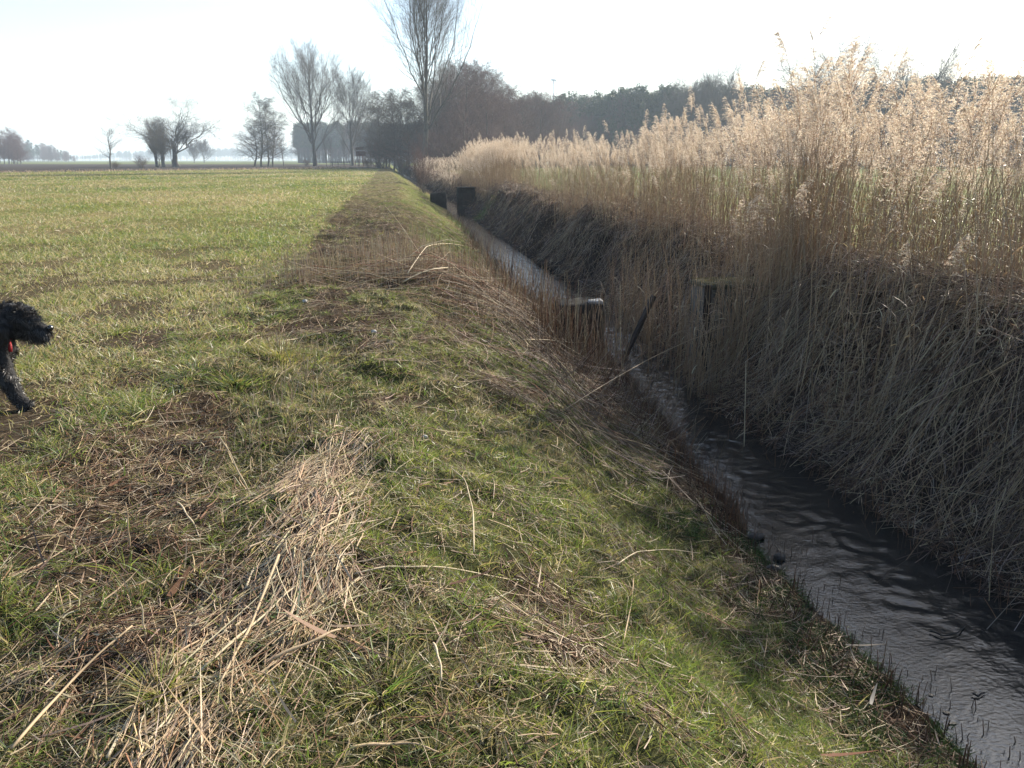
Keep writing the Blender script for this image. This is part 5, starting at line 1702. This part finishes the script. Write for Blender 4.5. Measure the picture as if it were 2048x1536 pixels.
def soft_body(parts, voxel=0.016, smooth=6):
    b_ = MB()
    for pts, rs in parts:
        P = np.array(pts, float)
        t = np.linspace(0, len(P) - 1, (len(P) - 1) * 5 + 1)
        Pi = np.stack([np.interp(t, np.arange(len(P)), P[:, i]) for i in range(3)], -1)
        Ri = np.interp(t, np.arange(len(P)), rs)
        for _ in range(2):
            Pi[1:-1] = 0.25 * Pi[:-2] + 0.5 * Pi[1:-1] + 0.25 * Pi[2:]
            Ri[1:-1] = 0.25 * Ri[:-2] + 0.5 * Ri[1:-1] + 0.25 * Ri[2:]
        d0, d1 = nrm(Pi[0] - Pi[1]), nrm(Pi[-1] - Pi[-2])
        Pi = np.concatenate([[Pi[0] + d0 * Ri[0] * k for k in (0.95, 0.7)], Pi, [Pi[-1] + d1 * Ri[-1] * k for k in (0.7, 0.95)]])
        Ri = np.concatenate([[Ri[0] * 0.3, Ri[0] * 0.72], Ri, [Ri[-1] * 0.72, Ri[-1] * 0.3]])
        tubes(b_, Pi[None], Ri[None], (1, 1, 1), 16, cap=True)
    me = b_.mesh('raw_body', [])
    ob = bpy.data.objects.new('raw_body', me)
    COL.objects.link(ob)
    r_ = ob.modifiers.new('r', 'REMESH')
    r_.mode = 'VOXEL'
    r_.voxel_size = voxel
    s_ = ob.modifiers.new('s', 'SMOOTH')
    s_.factor, s_.iterations = 0.5, smooth
    dg = bpy.context.evaluated_depsgraph_get()
    out_ = bpy.data.meshes.new_from_object(ob.evaluated_get(dg))
    bpy.data.objects.remove(ob)
    for p_ in out_.polygons:
        p_.use_smooth = True
    out_.materials.clear()
    return out_


# local axes: x forward, y to the far side, z up; origin under the leading paw
N_, F_ = -0.10, 0.10
parts = [
    ([(-1.02, 0, 0.57), (-0.85, 0, 0.58), (-0.62, 0, 0.52), (-0.40, 0, 0.46), (-0.23, 0, 0.41)], [0.12, 0.15, 0.17, 0.20, 0.155]),
    ([(-0.34, 0, 0.53), (-0.24, 0, 0.555), (-0.13, 0, 0.585), (-0.045, 0, 0.600)], [0.16, 0.130, 0.112, 0.106]),
    ([(-0.08, 0, 0.610), (0.00, 0, 0.612), (0.06, 0, 0.590)], [0.106, 0.102, 0.078]),
    ([(0.04, 0, 0.548), (0.11, 0, 0.533), (0.165, 0, 0.528)], [0.066, 0.058, 0.046]),
    ([(0.02, 0, 0.525), (0.09, 0, 0.503), (0.140, 0, 0.492)], [0.058, 0.050, 0.038]),
    # leading front leg, near side
    ([(-0.20, N_ * 0.8, 0.46), (-0.15, N_, 0.37), (-0.11, N_, 0.29), (-0.060, N_, 0.17), (-0.020, N_, 0.075), (0.010, N_, 0.038), (0.050, N_, 0.030)], [0.11, 0.092, 0.076, 0.052, 0.044, 0.048, 0.032]),
    # trailing front leg, far side
    ([(-0.30, F_ * 0.8, 0.50), (-0.33, F_, 0.38), (-0.36, F_, 0.28), (-0.42, F_, 0.16), (-0.46, F_, 0.06), (-0.43, F_, 0.032)], [0.10, 0.075, 0.058, 0.044, 0.040, 0.036]),
    # hind legs
    ([(-0.92, N_ * 0.8, 0.55), (-0.82, N_, 0.40), (-0.96, N_, 0.22), (-0.95, N_, 0.08), (-0.90, N_, 0.032)], [0.125, 0.090, 0.052, 0.042, 0.036]),
    ([(-0.95, F_ * 0.8, 0.55), (-0.98, F_, 0.38), (-1.14, F_, 0.24), (-1.16, F_, 0.09), (-1.11, F_, 0.032)], [0.125, 0.090, 0.052, 0.042, 0.036]),
    ([(-1.08, 0, 0.63), (-1.17, 0, 0.74), (-1.19, 0, 0.86)], [0.05, 0.040, 0.028]),
]
COLLAR_C, COLLAR_A = np.array([-0.185, 0, 0.575]), nrm(np.array([0.80, 0, 0.60]))
m_skin = noisy('black_coat', (0.006, 0.006, 0.007), (0.016, 0.014, 0.014), 30, 0.8, 0.8, 0.02, spec=0.3)
m_fur = leafy('black_fur', 0.06, 0.42, 0.45)
m_nose = noisy('wet_nose', (0.006, 0.006, 0.007), (0.012, 0.012, 0.013), 120, 0.25, 0.3, 0.001, spec=0.6)
m_red = noisy('red_webbing', (0.22, 0.012, 0.016), (0.36, 0.022, 0.028), 60, 0.7, 0.4, 0.002)
body_me = soft_body(parts)
body_me.name = 'body'
body_me.materials.append(m_skin)
body = link('body', body_me, dog)
drng = np.random.default_rng(5)


def fur_on(me, n, lfun, name, parent, wfun=None):
    me.calc_loop_triangles()
    V = np.empty(len(me.vertices) * 3); me.vertices.foreach_get('co', V); V = V.reshape(-1, 3)
    NV = np.empty(len(me.vertices) * 3); me.vertices.foreach_get('normal', NV); NV = NV.reshape(-1, 3)
    T = np.empty(len(me.loop_triangles) * 3, np.int32); me.loop_triangles.foreach_get('vertices', T); T = T.reshape(-1, 3)
    A = np.linalg.norm(np.cross(V[T[:, 1]] - V[T[:, 0]], V[T[:, 2]] - V[T[:, 0]]), axis=1)
    ti = drng.choice(len(T), n, p=A / A.sum())
    w3 = drng.dirichlet((1, 1, 1), n)
    P = (V[T[ti]] * w3[..., None]).sum(1)
    Nn = nrm((NV[T[ti]] * w3[..., None]).sum(1))
    L, flow = lfun(P)
    curl = np.stack([fbm(P[:, 0] * 28, P[:, 1] * 28 + P[:, 2] * 28, 151, 2), fbm(P[:, 1] * 28, P[:, 2] * 28 + P[:, 0] * 17, 152, 2), fbm(P[:, 2] * 28, P[:, 0] * 28, 153, 2)], -1) - 0.5
    D = nrm(Nn * 0.6 + flow + curl * 2.0 + drng.normal(0, 0.22, (n, 3)))
    B = flow * 0.6 - Nn * 0.25 + curl * 2.2 + np.array([0, 0, -0.2])
    S = nrm(np.cross(D, Nn + drng.normal(0, 0.3, (n, 3))))
    c = pick(np.array([[0.012, 0.011, 0.011], [0.020, 0.018, 0.017], [0.008, 0.008, 0.009], [0.034, 0.028, 0.024]]), n, drng)
    b_ = MB()
    ribbons(b_, P - Nn * 0.003, D, B, L * drng.uniform(0.6, 1.15, n), 0.0036, S, c, 4, blunt=0.1)
    return b_.build(name, m_fur, parent, smooth=True, kind=None)


def coat(P):
    n = len(P)
    L = np.full(n, 0.034)
    flow = np.tile(np.array([[-0.25, 0, -0.35]]), (n, 1))
    head = P[:, 0] > -0.14
    muz = (P[:, 0] > 0.055) & (P[:, 2] < 0.60) & (P[:, 2] > 0.40)
    top = head & (P[:, 2] > 0.64)
    flow[top] = (0.15, 0, 0.10); L[top] = 0.030
    brow = (P[:, 0] > 0.045) & (P[:, 0] < 0.13) & (P[:, 2] > 0.60)
    flow[brow] = (0.7, 0, -0.2); L[brow] = 0.040
    flow[muz] = (0.12, 0, -0.9); L[muz] = 0.030
    beard = muz & (P[:, 2] < 0.51)
    flow[beard] = (0.15, 0, -1.3); L[beard] = 0.038
    nb = muz & (P[:, 2] > 0.555)
    flow[nb] = (0.1, 0, -0.3); L[nb] = 0.018
    leg = P[:, 2] < 0.34
    L[leg] = 0.030
    L[np.abs((P - COLLAR_C) @ COLLAR_A) < 0.045] = 0.010
    pw_ = P[:, 2] < 0.05
    L[pw_] = 0.018
    return L, flow


fur_on(body_me, 46000, coat, 'fur', dog)
# hanging ears
for s in (-1, 1):
    em = soft_body([([(-0.060, s * 0.080, 0.665), (-0.055, s * 0.116, 0.62), (-0.045, s * 0.122, 0.56), (-0.038, s * 0.118, 0.510)], [0.024, 0.036, 0.040, 0.022])], 0.010, 4)
    em.name = 'ear'
    em.materials.append(m_skin)
    eo = link('ear', em, dog)
    fur_on(em, 3600, lambda P: (np.full(len(P), 0.034), np.tile(np.array([[-0.05, 0, -0.8]]), (len(P), 1))), 'ear_fur', eo)
bm = bmesh.new()
bmesh.ops.create_uvsphere(bm, u_segments=20, v_segments=14, radius=1.0)
for v_ in bm.verts:
    x, y, z = v_.co
    q = 1.0 - 0.25 * max(0, -z)
    v_.co = Vector((x * 0.020, y * 0.026 * q, z * 0.021))
    if x > 0.3:
        for s in (-1, 1):                                        # nostrils
            dd = math.hypot(y - s * 0.42, z + 0.1)
            if dd < 0.34:
                v_.co.x -= 0.007 * (1 - dd / 0.34)
me = bpy.data.meshes.new('nose')
for f_ in bm.faces:
    f_.smooth = True
bm.to_mesh(me); bm.free()
me.materials.append(m_nose)
link('nose', me, dog, loc=(0.208, 0, 0.545))
for s in (-1, 1):
    bm = bmesh.new()
    bmesh.ops.create_uvsphere(bm, u_segments=14, v_segments=10, radius=0.013)
    me = bpy.data.meshes.new('eye')
    for f_ in bm.faces:
        f_.smooth = True
    bm.to_mesh(me); bm.free()
    me.materials.append(m_nose)
    link('eye', me, dog, loc=(0.105, s * 0.052, 0.592))
mb = MB()
a = np.linspace(0, 2 * math.pi, 37)[:-1]
axd = COLLAR_A
upd = np.cross(np.array([0, 1.0, 0]), axd)
ctr = COLLAR_C
ring = lambda off, rr_: ctr + axd * off + (np.array([0, 1.0, 0]) * np.cos(a)[:, None] + upd * np.sin(a)[:, None]) * rr_
rg = [ring(-0.020, 0.150), ring(0.020, 0.146), ring(0.020, 0.154), ring(-0.020, 0.158)]
V = np.stack(rg, 1).reshape(-1, 3)
Q = [(4 * i + j, 4 * i + (j + 1) % 4, 4 * ((i + 1) % 36) + (j + 1) % 4, 4 * ((i + 1) % 36) + j) for i in range(36) for j in range(4)]
mb.add(V, Q)
col_o = mb.build('collar', m_red, dog)
mb = MB()
tubes(mb, (ctr + upd * 0.155 * (1 if upd[2] < 0 else -1) + np.array([[0, 0, 0.0], [0.012, -0.02, -0.03], [0.018, -0.03, -0.065]]))[None], np.array([[0.010, 0.015, 0.012]]), (1, 1, 1), 10, cap=True)
mb.build('collar_tag', m_red, col_o)
